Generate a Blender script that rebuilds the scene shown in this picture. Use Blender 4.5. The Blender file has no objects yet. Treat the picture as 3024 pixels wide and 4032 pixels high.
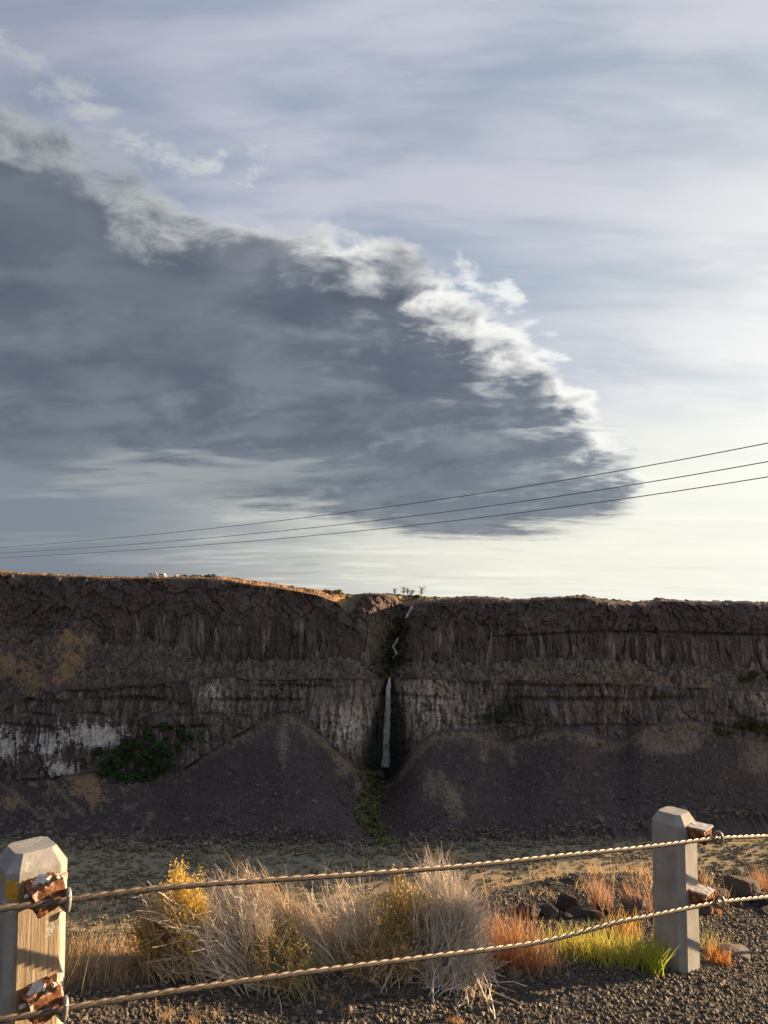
import bpy, math, random
import numpy as np
from mathutils import Vector

random.seed(7)
RNG = np.random.default_rng(11)
SC = bpy.context.scene
COL = SC.collection
F = 3027.0
PITCH = math.radians(4.1)
CP, SP = math.cos(PITCH), math.sin(PITCH)
DS = 3024 / 1659.0
R = math.radians

# ------------------------------------------------------------------ helpers
def ray(px, py):
    """direction (unit depth) for a spot of the 3024x4032 survey picture"""
    u = (np.asarray(px, float) - 1512) / F
    v = (2016 - np.asarray(py, float)) / F
    return np.stack([u, CP - v * SP, SP + v * CP], -1)

def rayd(x, y):
    return ray(np.asarray(x, float) * DS, np.asarray(y, float) * DS)

def project_d(P):
    x, y, z = P[..., 0], P[..., 1], P[..., 2]
    dpt = y * CP + z * SP
    v = (-y * SP + z * CP) / dpt
    return (x / dpt * F + 1512) / DS, (2016 - v * F) / DS

def hashf(ix, iy, seed):
    h = (ix.astype(np.int64) * 374761393 + iy.astype(np.int64) * 668265263 + seed * 1442695041) & 0xFFFFFFFF
    h = ((h ^ (h >> 13)) * 1274126177) & 0xFFFFFFFF
    h = ((h ^ (h >> 16)) * 2246822519) & 0xFFFFFFFF
    h = h ^ (h >> 15)
    return (h & 0xFFFFFF) / float(0xFFFFFF)

def vnoise(x, y, seed=0):
    x = np.asarray(x, float); y = np.asarray(y, float)
    x, y = np.broadcast_arrays(x, y)
    ix = np.floor(x); iy = np.floor(y)
    fx = x - ix; fy = y - iy
    fx = fx * fx * (3 - 2 * fx); fy = fy * fy * (3 - 2 * fy)
    a = hashf(ix, iy, seed); b = hashf(ix + 1, iy, seed)
    c = hashf(ix, iy + 1, seed); d = hashf(ix + 1, iy + 1, seed)
    return (a + (b - a) * fx) * (1 - fy) + (c + (d - c) * fx) * fy

def fbm(x, y, seed=0, oct=4, gain=.5):
    s = 0; a = 1; t = 0
    for o in range(oct):
        s = s + a * (vnoise(x * 2 ** o + 13.7 * o, y * 2 ** o + 7.1 * o, seed + o * 17) * 2 - 1)
        t += a; a *= gain
    return s / t

def worley(x, y, seed=0):
    ix = np.floor(x); iy = np.floor(y)
    f1 = np.full(x.shape, 9.0); f2 = np.full(x.shape, 9.0); cid = np.zeros(x.shape)
    for dx in (-1, 0, 1):
        for dy in (-1, 0, 1):
            cx = ix + dx; cy = iy + dy
            px = cx + hashf(cx, cy, seed) ; py = cy + hashf(cx, cy, seed + 5)
            d = np.hypot(px - x, py - y)
            c = hashf(cx, cy, seed + 9)
            new = d < f1
            f2 = np.where(new, f1, np.minimum(f2, d))
            cid = np.where(new, c, cid)
            f1 = np.where(new, d, f1)
    return f1, f2, cid

def sstep(a, b, x):
    t = np.clip((x - a) / (b - a), 0, 1)
    return t * t * (3 - 2 * t)

def mixc(c, new, m):
    return c + (np.asarray(new) - c) * m[..., None]

def mesh_np(name, V, faces, col=None, mat=None, parent=None, smooth=False, loc=None):
    V = np.ascontiguousarray(V, np.float32).reshape(-1, 3)
    if not isinstance(faces, (list, tuple)): faces = [faces]
    me = bpy.data.meshes.new(name)
    me.vertices.add(len(V)); me.vertices.foreach_set('co', V.ravel())
    li = np.concatenate([f.ravel() for f in faces]).astype(np.int32)
    sizes = np.concatenate([np.full(len(f), f.shape[1]) for f in faces]).astype(np.int32)
    starts = np.concatenate([[0], np.cumsum(sizes)[:-1]]).astype(np.int32)
    me.loops.add(len(li)); me.loops.foreach_set('vertex_index', li)
    me.polygons.add(len(sizes)); me.polygons.foreach_set('loop_start', starts)
    me.polygons.foreach_set('use_smooth', np.full(len(sizes), bool(smooth)))
    me.update(calc_edges=True)
    if col is not None:
        c = np.ones((len(V), 4), np.float32); c[:, :3] = np.asarray(col).reshape(-1, 3) if np.ndim(col) > 1 else col
        at = me.color_attributes.new('Col', 'FLOAT_COLOR', 'POINT'); at.data.foreach_set('color', c.ravel())
    if mat: me.materials.append(mat)
    o = bpy.data.objects.new(name, me); COL.objects.link(o)
    if parent: o.parent = parent
    if loc is not None: o.location = loc
    return o

def obj_from(name, me, parent=None):
    o = bpy.data.objects.new(name, me); COL.objects.link(o)
    if parent: o.parent = parent
    return o

def tag(o, label, cat, group=None):
    o['label'] = label; o['category'] = cat
    if group: o['group'] = group
    return o

def struct(o): o['kind'] = 'structure'; return o
def stuff(o, label=None, cat=None):
    o['kind'] = 'stuff'
    if label: o['label'] = label; o['category'] = cat
    return o

def empty(name, loc, rz=0):
    o = bpy.data.objects.new(name, None); COL.objects.link(o)
    o.location = loc; o.rotation_euler = (0, 0, rz); o.empty_display_size = .2
    return o

def grid_faces(nr, nc):
    i = np.arange(nr - 1)[:, None] * nc + np.arange(nc - 1)[None, :]
    return np.stack([i, i + 1, i + nc + 1, i + nc], -1).reshape(-1, 4)

# ------------------------------------------------------------------ materials
class NT:
    def __init__(s, tree): s.t = tree; s.n = tree.nodes; s.l = tree.links
    def new(s, t, **kw):
        n = s.n.new(t)
        for k, v in kw.items(): setattr(n, k, v)
        return n
    def put(s, sock, v):
        if hasattr(v, 'is_linked') or isinstance(v, bpy.types.NodeSocket): s.l.new(v, sock)
        else: sock.default_value = v
    def m(s, op, a, b=0.0, c=0.0, clamp=False):
        n = s.new('ShaderNodeMath', operation=op, use_clamp=clamp)
        s.put(n.inputs[0], a); s.put(n.inputs[1], b); s.put(n.inputs[2], c)
        return n.outputs[0]
    def ss(s, x, a, b, lo=0., hi=1.):
        n = s.new('ShaderNodeMapRange', interpolation_type='SMOOTHSTEP')
        for k, v in zip(('Value', 'From Min', 'From Max', 'To Min', 'To Max'), (x, a, b, lo, hi)): s.put(n.inputs[k], v)
        return n.outputs['Result']
    def mix(s, f, a, b, mode='MIX'):
        n = s.new('ShaderNodeMix', data_type='RGBA', blend_type=mode)
        s.put(n.inputs[0], f); s.put(n.inputs[6], a if not isinstance(a, tuple) else (*a, 1)); s.put(n.inputs[7], b if not isinstance(b, tuple) else (*b, 1))
        return n.outputs[2]
    def noise(s, vec, scale, detail=4, rough=.5, dist=0., w=None):
        n = s.new('ShaderNodeTexNoise')
        if vec is not None: s.l.new(vec, n.inputs['Vector'])
        n.inputs['Scale'].default_value = scale; n.inputs['Detail'].default_value = detail
        n.inputs['Roughness'].default_value = rough; n.inputs['Distortion'].default_value = dist
        return n.outputs['Fac']
    def vor(s, vec, scale, feature='F1', out='Distance'):
        n = s.new('ShaderNodeTexVoronoi', feature=feature)
        if vec is not None: s.l.new(vec, n.inputs['Vector'])
        n.inputs['Scale'].default_value = scale
        return n.outputs[out]
    def vmul(s, vec, v):
        n = s.new('ShaderNodeVectorMath', operation='MULTIPLY'); s.l.new(vec, n.inputs[0]); n.inputs[1].default_value = v
        return n.outputs[0]

def new_mat(name, rough=.9, spec=.2):
    m = bpy.data.materials.new(name); m.use_nodes = True
    nt = NT(m.node_tree); b = m.node_tree.nodes['Principled BSDF']
    b.inputs['Roughness'].default_value = rough
    b.inputs['Specular IOR Level'].default_value = spec
    return m, nt, b

def attr_mat(name, rough=.9, spec=.15, var=.35, scale=3., bump=0., bscale=8., trans=0., tcol=1.0):
    m, nt, b = new_mat(name, rough, spec)
    a = nt.new('ShaderNodeAttribute', attribute_name='Col')
    co = nt.new('ShaderNodeTexCoord').outputs['Object']
    n = nt.noise(co, scale, 6, .65)
    f = nt.m('MULTIPLY_ADD', n, 2 * var, 1 - var)
    c = nt.mix(1.0, a.outputs['Color'], f, 'MULTIPLY')
    nt.l.new(c, b.inputs['Base Color'])
    if bump:
        bn = nt.new('ShaderNodeBump'); bn.inputs['Strength'].default_value = 1.0; bn.inputs['Distance'].default_value = bump
        nt.l.new(nt.noise(co, bscale, 8, .7), bn.inputs['Height']); nt.l.new(bn.outputs[0], b.inputs['Normal'])
    if trans:
        tr = nt.new('ShaderNodeBsdfTranslucent'); nt.l.new(c, tr.inputs['Color'])
        mx = nt.new('ShaderNodeMixShader'); mx.inputs[0].default_value = trans
        nt.l.new(b.outputs[0], mx.inputs[1]); nt.l.new(tr.outputs[0], mx.inputs[2])
        nt.l.new(mx.outputs[0], nt.n['Material Output'].inputs['Surface'])
    return m

M_cliff = attr_mat('basalt', .92, .15, .45, .55, .35, .9)
M_floor = attr_mat('canyon_soil', .95, .1, .35, .3, .15, 1.5)
M_sage = attr_mat('sage_leaves', .95, .1, .3, 1.5)
M_leaf = attr_mat('green_leaves', .8, .2, .3, 1.5, trans=.15)
M_near = attr_mat('near_ground', .9, .2, .4, 40., .006, 120.)
M_stone = attr_mat('gravel_stone', .75, .3, .3, 300.)
M_rock = attr_mat('near_rock', .85, .25, .4, 14., .012, 30.)
M_stem = attr_mat('dry_stem', .75, .25, .2, 60., trans=.25)
M_blade = attr_mat('grass_blade', .6, .3, .2, 30., trans=.45)

# ------------------------------------------------------------------ camera
cam = bpy.data.cameras.new('camera'); camo = bpy.data.objects.new('camera', cam); COL.objects.link(camo)
cam.sensor_fit = 'VERTICAL'; cam.sensor_height = 36.0; cam.lens = 18.0 / (2016 / F)
cam.clip_start = .05; cam.clip_end = 20000
camo.rotation_euler = (R(90) + PITCH, 0, 0)
SC.camera = camo

# ------------------------------------------------------------------ sun and sky
SUN_AZ, SUN_EL = 68.0, 12.5
sd = Vector((math.sin(R(SUN_AZ)) * math.cos(R(SUN_EL)), math.cos(R(SUN_AZ)) * math.cos(R(SUN_EL)), math.sin(R(SUN_EL))))
sl = bpy.data.lights.new('sun', 'SUN'); sl.energy = 5.0; sl.angle = R(.5); sl.color = (1.0, .70, .40)
so = bpy.data.objects.new('sun', sl); COL.objects.link(so)
so.rotation_euler = (-sd).to_track_quat('-Z', 'Y').to_euler(); so.location = (60, 40, 40)

def build_world():
    w = bpy.data.worlds.new('World'); SC.world = w; w.use_nodes = True
    nt = NT(w.node_tree); bg = w.node_tree.nodes['Background']; out = w.node_tree.nodes['World Output']
    sky = nt.new('ShaderNodeTexSky', sky_type='NISHITA'); sky.sun_disc = False
    sky.sun_elevation = R(SUN_EL); sky.sun_rotation = R(SUN_AZ); sky.altitude = 300
    nt.l.new(sky.outputs[0], bg.inputs['Color']); bg.inputs['Strength'].default_value = .05
    g = nt.new('ShaderNodeTexCoord').outputs['Generated']
    sx = nt.new('ShaderNodeSeparateXYZ'); nt.l.new(g, sx.inputs[0])
    X, Y, Z = sx.outputs
    az = nt.m('MULTIPLY', nt.m('ARCTAN2', X, Y), 57.2958)
    el = nt.m('MULTIPLY', nt.m('ARCSINE', Z), 57.2958)
    def plane(k, ox=0., oy=0.):
        den = nt.m('ADD', nt.m('MAXIMUM', nt.m('ADD', Z, .06), 0.0), k - .06)
        cv = nt.new('ShaderNodeCombineXYZ')
        nt.l.new(nt.m('ADD', nt.m('DIVIDE', X, den), ox), cv.inputs[0]); nt.l.new(nt.m('ADD', nt.m('DIVIDE', Y, den), oy), cv.inputs[1])
        return cv.outputs[0]
    P = plane(.13); Q = plane(.30, 3.7, 1.3)
    def curve(pts):
        d = rayd([p[0] for p in pts], [p[1] for p in pts])
        A = np.degrees(np.arctan2(d[:, 0], d[:, 1])); E = np.degrees(np.arctan2(d[:, 2], np.hypot(d[:, 0], d[:, 1])))
        n = nt.new('ShaderNodeFloatCurve'); c = n.mapping.curves[0]
        ks = sorted(zip((A + 60) / 120, E / 50))
        c.points[0].location = (0, ks[0][1]); c.points[1].location = (1, ks[-1][1])
        for k in ks: c.points.new(*k)
        n.mapping.extend = 'HORIZONTAL'; n.mapping.update()
        nt.put(n.inputs['Value'], nt.m('MULTIPLY_ADD', az, 1 / 120, .5))
        return nt.m('MULTIPLY', n.outputs[0], 50.0)
    top = curve([(-120, 130), (0, 190), (130, 275), (260, 352), (430, 432), (540, 452), (700, 500), (830, 548), (950, 610),
                 (1060, 680), (1150, 760), (1230, 840), (1310, 930), (1370, 1000), (1395, 1060), (1410, 1140), (1440, 1300)])
    bot = curve([(-120, 1010), (0, 1025), (150, 1040), (300, 1062), (420, 1085), (550, 1090), (700, 1112), (800, 1137), (1000, 1160),
                 (1200, 1150), (1320, 1120), (1400, 1060), (1450, 1020)])
    nA = nt.noise(Q, 2.6, 9, .55, .35)
    nB = nt.noise(Q, 9.0, 8, .58, .4)
    nC = nt.noise(nt.vmul(P, (.55, 1.0, 1)), .9, 6, .5, .6)
    nD = nt.noise(nt.vmul(P, (.8, 1.1, 1)), 9., 8, .6, .3)
    nE = nt.noise(nt.vmul(Q, (1.0, 1.5, 1)), 4.2, 5, .48, .5)
    mp = nt.new('ShaderNodeMapping'); mp.inputs['Rotation'].default_value = (0, 0, R(50)); mp.inputs['Scale'].default_value = (.9, 3.0, 1)
    nt.l.new(Q, mp.inputs[0])
    nV = nt.noise(mp.outputs[0], 1.7, 7, .5, .7)
    nW = nt.noise(mp.outputs[0], 5.5, 5, .55, .4)
    nV = nt.m('ADD', nt.m('MULTIPLY', nV, .7), nt.m('MULTIPLY', nW, .3))
    dt = nt.new('ShaderNodeVectorMath', operation='DOT_PRODUCT'); nt.l.new(g, dt.inputs[0])
    def glow(a, e, wd):
        d_ = nt.new('ShaderNodeVectorMath', operation='DOT_PRODUCT'); nt.l.new(g, d_.inputs[0]); a, e = R(a), R(e)
        d_.inputs[1].default_value = (math.sin(a) * math.cos(e), math.cos(a) * math.cos(e), math.sin(e))
        an = nt.m('MULTIPLY', nt.m('ARCCOSINE', nt.m('MINIMUM', d_.outputs['Value'], .99999)), 57.2958)
        return nt.m('POWER', 2.71828, nt.m('MULTIPLY', nt.m('POWER', nt.m('DIVIDE', an, wd), 2.0), -1.0))
    g1 = glow(37, 8, 18.); g2 = glow(42, 9, 29.)
    veil = nt.mix(nt.ss(nV, .38, .62), (.295, .38, .49), (.59, .60, .69))
    veil = nt.mix(nt.ss(nC, .40, .66, 0, .35), veil, (.44, .45, .55))
    veil = nt.mix(nt.ss(az, -4., -30., 0, .62), veil, (.27, .285, .40))
    blue = nt.m('MULTIPLY', nt.m('MULTIPLY', nt.ss(az, 2., 9.), nt.ss(az, 22., 12.)), nt.m('MULTIPLY', nt.ss(el, 12., 17.), nt.ss(el, 27., 20.)))
    veil = nt.mix(nt.m('MULTIPLY', blue, .55), veil, (.33, .41, .53))
    veil = nt.mix(nt.m('MULTIPLY', g2, nt.ss(nV, .3, .7, .45, .85)), veil, (.74, .76, .80))
    veil = nt.mix(nt.m('MULTIPLY', g1, nt.ss(nV, .3, .65, .8, 1.1), clamp=True), veil, (1.06, 1.05, 1.0))
    nL = nt.noise(nt.vmul(P, (.5, 1.1, 1)), 1.3, 7, .52, .5)
    nM = nt.noise(nt.vmul(P, (.45, 1.0, 1)), 4.2, 6, .55, .5)
    nl = nt.m('ADD', nt.m('MULTIPLY', nL, .65), nt.m('MULTIPLY', nM, .35))
    low = nt.mix(nt.ss(az, -24., 12.), (.205, .24, .295), (.88, .88, .78))
    low = nt.mix(nt.ss(nl, .50, .60, 0, nt.ss(az, -22., -6., .2, .75)), low, nt.mix(nt.ss(az, -24., 8.), (.42, .45, .46), (.97, .95, .84)))
    low = nt.mix(nt.ss(nl, .47, .37, 0, .6), low, nt.mix(nt.ss(az, -20., 16.), (.20, .24, .30), (.74, .75, .68)))
    low = nt.mix(nt.m('MULTIPLY', g1, .9), low, (1.03, 1.03, .96))
    base = nt.mix(nt.ss(el, 13., 6.), veil, low)
    # bank
    warp = nt.m('ADD', nt.m('MULTIPLY', nt.m('SUBTRACT', nA, .5), 9.0), nt.m('MULTIPLY', nt.m('SUBTRACT', nB, .5), 6.5))
    warp = nt.m('ADD', warp, nt.m('MULTIPLY', nt.m('SUBTRACT', nD, .5), 2.4))
    dtop = nt.m('ADD', nt.m('SUBTRACT', nt.m('ADD', top, nt.ss(az, -20., 14., 1.35, 1.0)), el), warp)
    wb = nt.m('ADD', nt.m('MULTIPLY', nt.m('SUBTRACT', nl, .5), 7.0), nt.m('MULTIPLY', nt.m('SUBTRACT', nD, .5), 1.5))
    dbot = nt.m('ADD', nt.m('SUBTRACT', el, bot), wb)
    mtop = nt.ss(dtop, -.2, nt.ss(az, -28., 12., 2.0, 1.3))
    mbot = nt.ss(dbot, -1.0, 1.2)
    dark = nt.mix(nt.ss(nE, .34, .66), (.112, .130, .172), (.160, .182, .228))
    dark = nt.mix(nt.ss(nC, .5, .68, 0, .6), dark, (.19, .21, .255))
    dark = nt.mix(nt.ss(az, -2., 22., 0, .5), dark, (.23, .265, .32))
    dark = nt.mix(nt.ss(el, 12., 3., 0, .5), dark, (.21, .245, .30))
    # billows: thinner toward the sun reads brighter
    Qs = plane(.30, 3.7 + .060, 1.3 + .030)
    QF = nt.vmul(Q, (.8, 1.35, 1)); QFs = nt.vmul(Qs, (.8, 1.35, 1))
    b1 = nt.noise(QF, 3.0, 5, .48, .15); b2 = nt.noise(QFs, 3.0, 5, .48, .15)
    c1 = nt.noise(Q, 9.5, 5, .5, .1); c2 = nt.noise(plane(.30, 3.7 + .024, 1.3 + .012), 9.5, 5, .5, .1)
    rel = nt.m('ADD', nt.m('MULTIPLY', nt.m('SUBTRACT', b1, b2), 3.2), nt.m('MULTIPLY', nt.m('SUBTRACT', c1, c2), 1.6))
    dark = nt.mix(nt.ss(rel, 0.1, .8, 0, .5), dark, nt.mix(nt.ss(az, -28., 12.), (.22, .245, .29), (.42, .45, .48)))
    dark = nt.mix(nt.ss(rel, -.05, -.8, 0, .55), dark, (.082, .098, .135))
    lay = nt.m('MULTIPLY', nt.ss(nt.m('ADD', nt.m('MULTIPLY', nL, .5), nt.m('MULTIPLY', nE, .5)), .49, .62), nt.ss(el, 24., 14., 0, .28))
    dark = nt.mix(lay, dark, nt.mix(nt.ss(az, -28., 12.), (.215, .24, .28), (.33, .36, .40)))
    edge = nt.mix(nt.ss(az, -26., 6.), (.46, .485, .49), (1.0, .985, .94))
    edge = nt.mix(nt.ss(rel, .1, -.6, 0, .7), edge, nt.mix(nt.ss(az, -26., 10.), (.24, .265, .30), (.46, .48, .51)))
    depthn = nt.m('ADD', dtop, nt.m('ADD', nt.m('MULTIPLY', nt.m('SUBTRACT', nB, .5), 4.5), nt.m('MULTIPLY', nt.m('SUBTRACT', nE, .5), 9.0)))
    bank = nt.mix(nt.ss(depthn, .2, nt.ss(az, -28., 16., 4.2, 5.0)), edge, dark)
    wisp = nt.m('MULTIPLY', nt.ss(nt.m('ADD', nt.m('MULTIPLY', nE, .55), nt.m('MULTIPLY', nD, .45)), .50, .62), nt.m('MULTIPLY', nt.ss(dtop, 13., 3.), nt.ss(az, -16., 6., .0, .65)))
    bank = nt.mix(wisp, bank, nt.mix(.25, edge, dark))
    bank = nt.mix(nt.ss(dbot, 1.4, -.4, 0, .55), bank, nt.mix(nt.ss(az, -25., 3.), (.32, .35, .38), (.80, .78, .70)))
    sk = nt.mix(nt.m('MULTIPLY', mtop, mbot), base, bank)
    # pale lens under the left half of the bank
    azn = nt.m('ADD', az, nt.m('MULTIPLY', nt.m('SUBTRACT', nl, .5), 45.))
    lens = nt.m('MULTIPLY', nt.m('MULTIPLY', nt.ss(azn, -23., -16.), nt.ss(azn, -5., -14.)), nt.m('MULTIPLY', nt.ss(nt.m('ADD', el, nt.m('MULTIPLY', nt.m('SUBTRACT', nl, .5), 8.)), 4.8, 6.2), nt.ss(nt.m('ADD', el, nt.m('MULTIPLY', nt.m('SUBTRACT', nM, .5), 6.)), 8.6, 7.2)))
    sk = nt.mix(nt.m('MULTIPLY', lens, .85), sk, (.36, .385, .40))
    # torn puffs ahead of the bank
    ahead = nt.m('SUBTRACT', el, top)
    reg = nt.m('MULTIPLY', nt.ss(ahead, -1.5, .8), nt.ss(ahead, 9.0, 2.0))
    regA = nt.m('MULTIPLY', nt.m('MULTIPLY', nt.ss(az, 1., 6.), nt.ss(az, 17., 12.)), nt.ss(ahead, 5.5, 3.0))
    regB = nt.m('MULTIPLY', nt.ss(az, -5., -10.), .95)
    reg = nt.m('MULTIPLY', reg, nt.m('ADD', regA, regB))
    thr = nt.m('MULTIPLY_ADD', reg, -.40, .86)
    puffs = nt.noise(nt.vmul(Q, (1.0, 1.25, 1)), 9.5, 9, .6, .3)
    pm = nt.m('MULTIPLY', nt.m('MULTIPLY', nt.ss(nt.m('SUBTRACT', puffs, thr), 0., .17), nt.ss(reg, .1, .5)), .85)
    sk = nt.mix(pm, sk, nt.mix(nt.ss(az, -26., 6.), (.52, .54, .56), (.97, .97, .95)))
    bg2 = nt.new('ShaderNodeBackground'); nt.l.new(sk, bg2.inputs['Color']); bg2.inputs['Strength'].default_value = .308
    mx = nt.new('ShaderNodeMixShader')
    nt.put(mx.inputs[0], nt.m('MULTIPLY', nt.ss(el, -14., -7.), .96))
    nt.l.new(bg.outputs[0], mx.inputs[1]); nt.l.new(bg2.outputs[0], mx.inputs[2])
    nt.l.new(mx.outputs[0], out.inputs['Surface'])
build_world()

# ------------------------------------------------------------------ far canyon wall
FLOOR_Z = -137.0
def cur(pts, x, wig=0, seed=0, k=9):
    y = np.interp(x, [p[0] for p in pts], [p[1] for p in pts])
    ker = np.hanning(k + 2)[1:-1]; ker /= ker.sum()
    y = np.convolve(np.pad(y, k // 2, mode='edge'), ker, 'valid')
    if wig: y = y + wig * fbm(x / 28., x * 0, seed, 5, .6)
    return y

xd = np.linspace(-380, 2040, 1780)
y_sky = cur([(-380, 1225), (0, 1233), (60, 1237), (250, 1246), (480, 1245), (520, 1250), (600, 1262), (700, 1275), (760, 1284), (800, 1281), (850, 1284), (950, 1290), (1050, 1290), (1110, 1294), (1200, 1290), (1255, 1286), (1300, 1294), (1370, 1300), (1430, 1295), (1500, 1298), (1659, 1301), (2040, 1303)], xd, .8, 3)
y_rim = cur([(-380, 1228), (0, 1236), (60, 1241), (250, 1249), (440, 1249), (480, 1252), (520, 1258), (600, 1270), (690, 1287), (725, 1300), (748, 1318), (765, 1312), (778, 1290), (790, 1284), (850, 1285), (858, 1296), (870, 1304), (885, 1308), (905, 1302), (930, 1297), (980, 1293), (1050, 1293),
             (1110, 1297), (1200, 1293), (1255, 1290), (1300, 1298), (1370, 1303), (1430, 1298), (1500, 1301), (1659, 1303), (2040, 1306)], xd, 1.6, 4, 5)
y_ub = cur([(-380, 1340), (0, 1345), (60, 1395), (100, 1372), (180, 1362), (230, 1400), (280, 1395), (340, 1388), (420, 1425), (500, 1432), (600, 1430), (700, 1428), (780, 1432), (830, 1440), (870, 1438), (960, 1432), (1050, 1440), (1150, 1425), (1300, 1430), (1450, 1440), (1659, 1442), (2040, 1440)], xd, 5, 5)
y_lb = cur([(-380, 1535), (0, 1535), (60, 1505), (150, 1490), (300, 1480), (400, 1468), (450, 1462), (600, 1468), (760, 1466), (830, 1464), (880, 1464), (1000, 1470), (1150, 1470), (1300, 1476), (1500, 1486), (1659, 1492), (2040, 1490)], xd, 4, 6)
y_tt = cur([(-380, 1700), (0, 1692), (100, 1682), (200, 1668), (270, 1676), (330, 1690), (368, 1686), (400, 1662), (440, 1636), (490, 1604), (540, 1574), (590, 1545), (614, 1534), (640, 1546), (680, 1575), (730, 1620), (780, 1668), (815, 1690), (840, 1690), (870, 1660), (900, 1612), (935, 1585), (970, 1576), (1020, 1575), (1060, 1590), (1095, 1602), (1120, 1594),
             (1170, 1580), (1230, 1575), (1280, 1588), (1320, 1602), (1350, 1600), (1385, 1572), (1440, 1558), (1500, 1555), (1545, 1566), (1600, 1590), (1659, 1605), (2040, 1600)], xd, 4, 7)
y_tb = cur([(-380, 1815), (0, 1815), (300, 1822), (600, 1826), (800, 1832), (860, 1827), (1000, 1822), (1300, 1803), (1500, 1778), (1659, 1768), (2040, 1760)], xd, 1.0, 8)

def gau(x, c, w): return np.exp(-((x - c) / w) ** 2)
Ybig = 7 * fbm(xd / 160., xd * 0, 21, 3)
Yl = dict(sky=545 + 0 * xd, rim=503 + Ybig + 9 * gau(xd, 760, 40) + 26 * gau(xd, 872, 34),
          ub=492 + Ybig + 30 * gau(xd, 842, 42), lb=478 + Ybig + 20 * gau(xd, 840, 46),
          tt=470 + Ybig + 24 * gau(xd, 832, 48) + 8 * gau(xd, 1100, 60) + 6 * gau(xd, 1330, 40), tb=392 + 0 * xd)
# the talus foot lies on the floor
dtb = rayd(xd, y_tb); Yl['tb'] = dtb[:, 1] * (FLOOR_Z / dtb[:, 2])
def line3(y, Y):
    d = rayd(xd, y); return d * (Y / d[:, 1])[:, None]
L = [line3(y_sky, Yl['sky']), line3(y_rim, Yl['rim']), line3(y_ub, Yl['ub']), line3(y_lb, Yl['lb']), line3(y_tt, Yl['tt']), line3(y_tb, Yl['tb'])]
nseg = [12, 150, 58, 128, 170]
rows, seg, par = [], [], []
for yy in (6000, 2500, 1300, 900, 720, 620):
    p = L[0].copy(); s = yy / p[:, 1]; p[:, 0] *= s; p[:, 1] = yy; p[:, 2] = L[0][:, 2] * s - (yy - 545) * .006
    rows.append(p); seg.append(-1); par.append(0)
for k, n in enumerate(nseg):
    last = k == len(nseg) - 1
    for t in np.linspace(0, 1, n, endpoint=last):
        a, b = L[k], L[k + 1]
        p = a + (b - a) * t
        if k == 1:  # convex cliff brow
            p = p.copy(); p[:, 1] = a[:, 1] + (b[:, 1] - a[:, 1]) * (t ** .7)
        if k == 4:  # concave talus
            p = p.copy(); p[:, 2] += -4.0 * math.sin(math.pi * t)
        rows.append(p); seg.append(k); par.append(t)
p = L[5].copy(); p[:, 1] -= 12; p[:, 2] -= 5; rows.append(p); seg.append(5); par.append(0)
G = np.array(rows); seg = np.array(seg)[:, None] + np.zeros(len(xd))[None]; par = np.array(par)[:, None] + np.zeros(len(xd))[None]
gx, gy = project_d(G)
W, Zc = G[..., 0], G[..., 2]
wU = (seg == 1) * sstep(0, .05, par); wD = (seg == 2) * 1.0; wE = (seg == 3) * sstep(0, .04, par) * sstep(1, .96, par); wT = (seg == 4) * sstep(0, .05, par)
fade = sstep(-2, 8, seg * 1.0)
# gully axis
xg = np.interp(gy, [1290, 1310, 1335, 1400, 1440, 1465, 1655, 1690, 1740, 1825], [888, 885, 874, 852, 846, 841, 834, 818, 795, 835])
gul = np.exp(-((gx - xg) / 17.) ** 2)
gulw = np.exp(-((gx - xg) / 45.) ** 2)

warpx = fbm(W / 14., Zc / 14., 31, 3); warpz = fbm(W / 14. + 40, Zc / 14., 32, 3)
d = np.zeros_like(W)
wall = wU + wE
d += wall * (5.0 * fbm(W / 45., Zc / 110., 40, 4) + 2.6 * fbm(W / 14., Zc / 30., 41, 4) + 1.2 * fbm(W / 5., Zc / 5., 42, 4))
# colonnade
crk = sstep(-.25, .45, fbm(W / 7., Zc / 7., 62, 3))
cx = W / 3.4 + .35 * warpx + .15 * fbm(W / 2, Zc / 9., 44, 2)
f1, f2, cid = worley(cx, Zc / 26., 50)
colm = (cid - .5) * 2.4 - 1.6 * (.25 + crk) * np.exp(-(f2 - f1) / .07) + .9 * fbm(W / 1.3, Zc / 8., 47, 3) + 1.8 * fbm(W / 9., Zc / 60., 48, 2)
colmask = wU * sstep(.42, .62, par + .14 * fbm(W / 30., Zc * 0, 45, 3)) * (1 - .8 * gulw) * sstep(150, 330, gx + 80 * fbm(W / 50, Zc / 30, 46, 2))
# entablature
ca, sa = math.cos(.7), math.sin(.7)
ang_x = (W + 3.5 * warpx) / 2.4; ang_z = (Zc + 3.5 * warpz) / 2.8
omask = fbm(W / 24., Zc / 20., 63, 2)
ent = 0
for th, lo, hi in ((-.75, -9, -.12), (.1, -.12, .14), (.8, .14, 9)):
    ca, sa = math.cos(th), math.sin(th)
    g1, g2, gid = worley(ang_x * ca + ang_z * sa, (-ang_x * sa + ang_z * ca) * .55, 60 + int(th * 10))
    wgt = sstep(lo - .06, lo + .06, omask) * (1 - sstep(hi - .06, hi + .06, omask))
    ent = ent + wgt * ((gid - .5) * 2.6 - 1.3 * crk * np.exp(-(g2 - g1) / .07))
h1, h2, hid = worley((W + 3 * warpx) / 6.5, (Zc + 3 * warpz) / 7.5, 64)
ent2 = (hid - .5) * 3.6 - 1.2 * crk * np.exp(-(h2 - h1) / .06) + 1.1 * fbm(W / 2.2, Zc / 2.2, 66, 4)
d += colmask * colm + (wU - colmask) * (ent + .8 * ent2)
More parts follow.
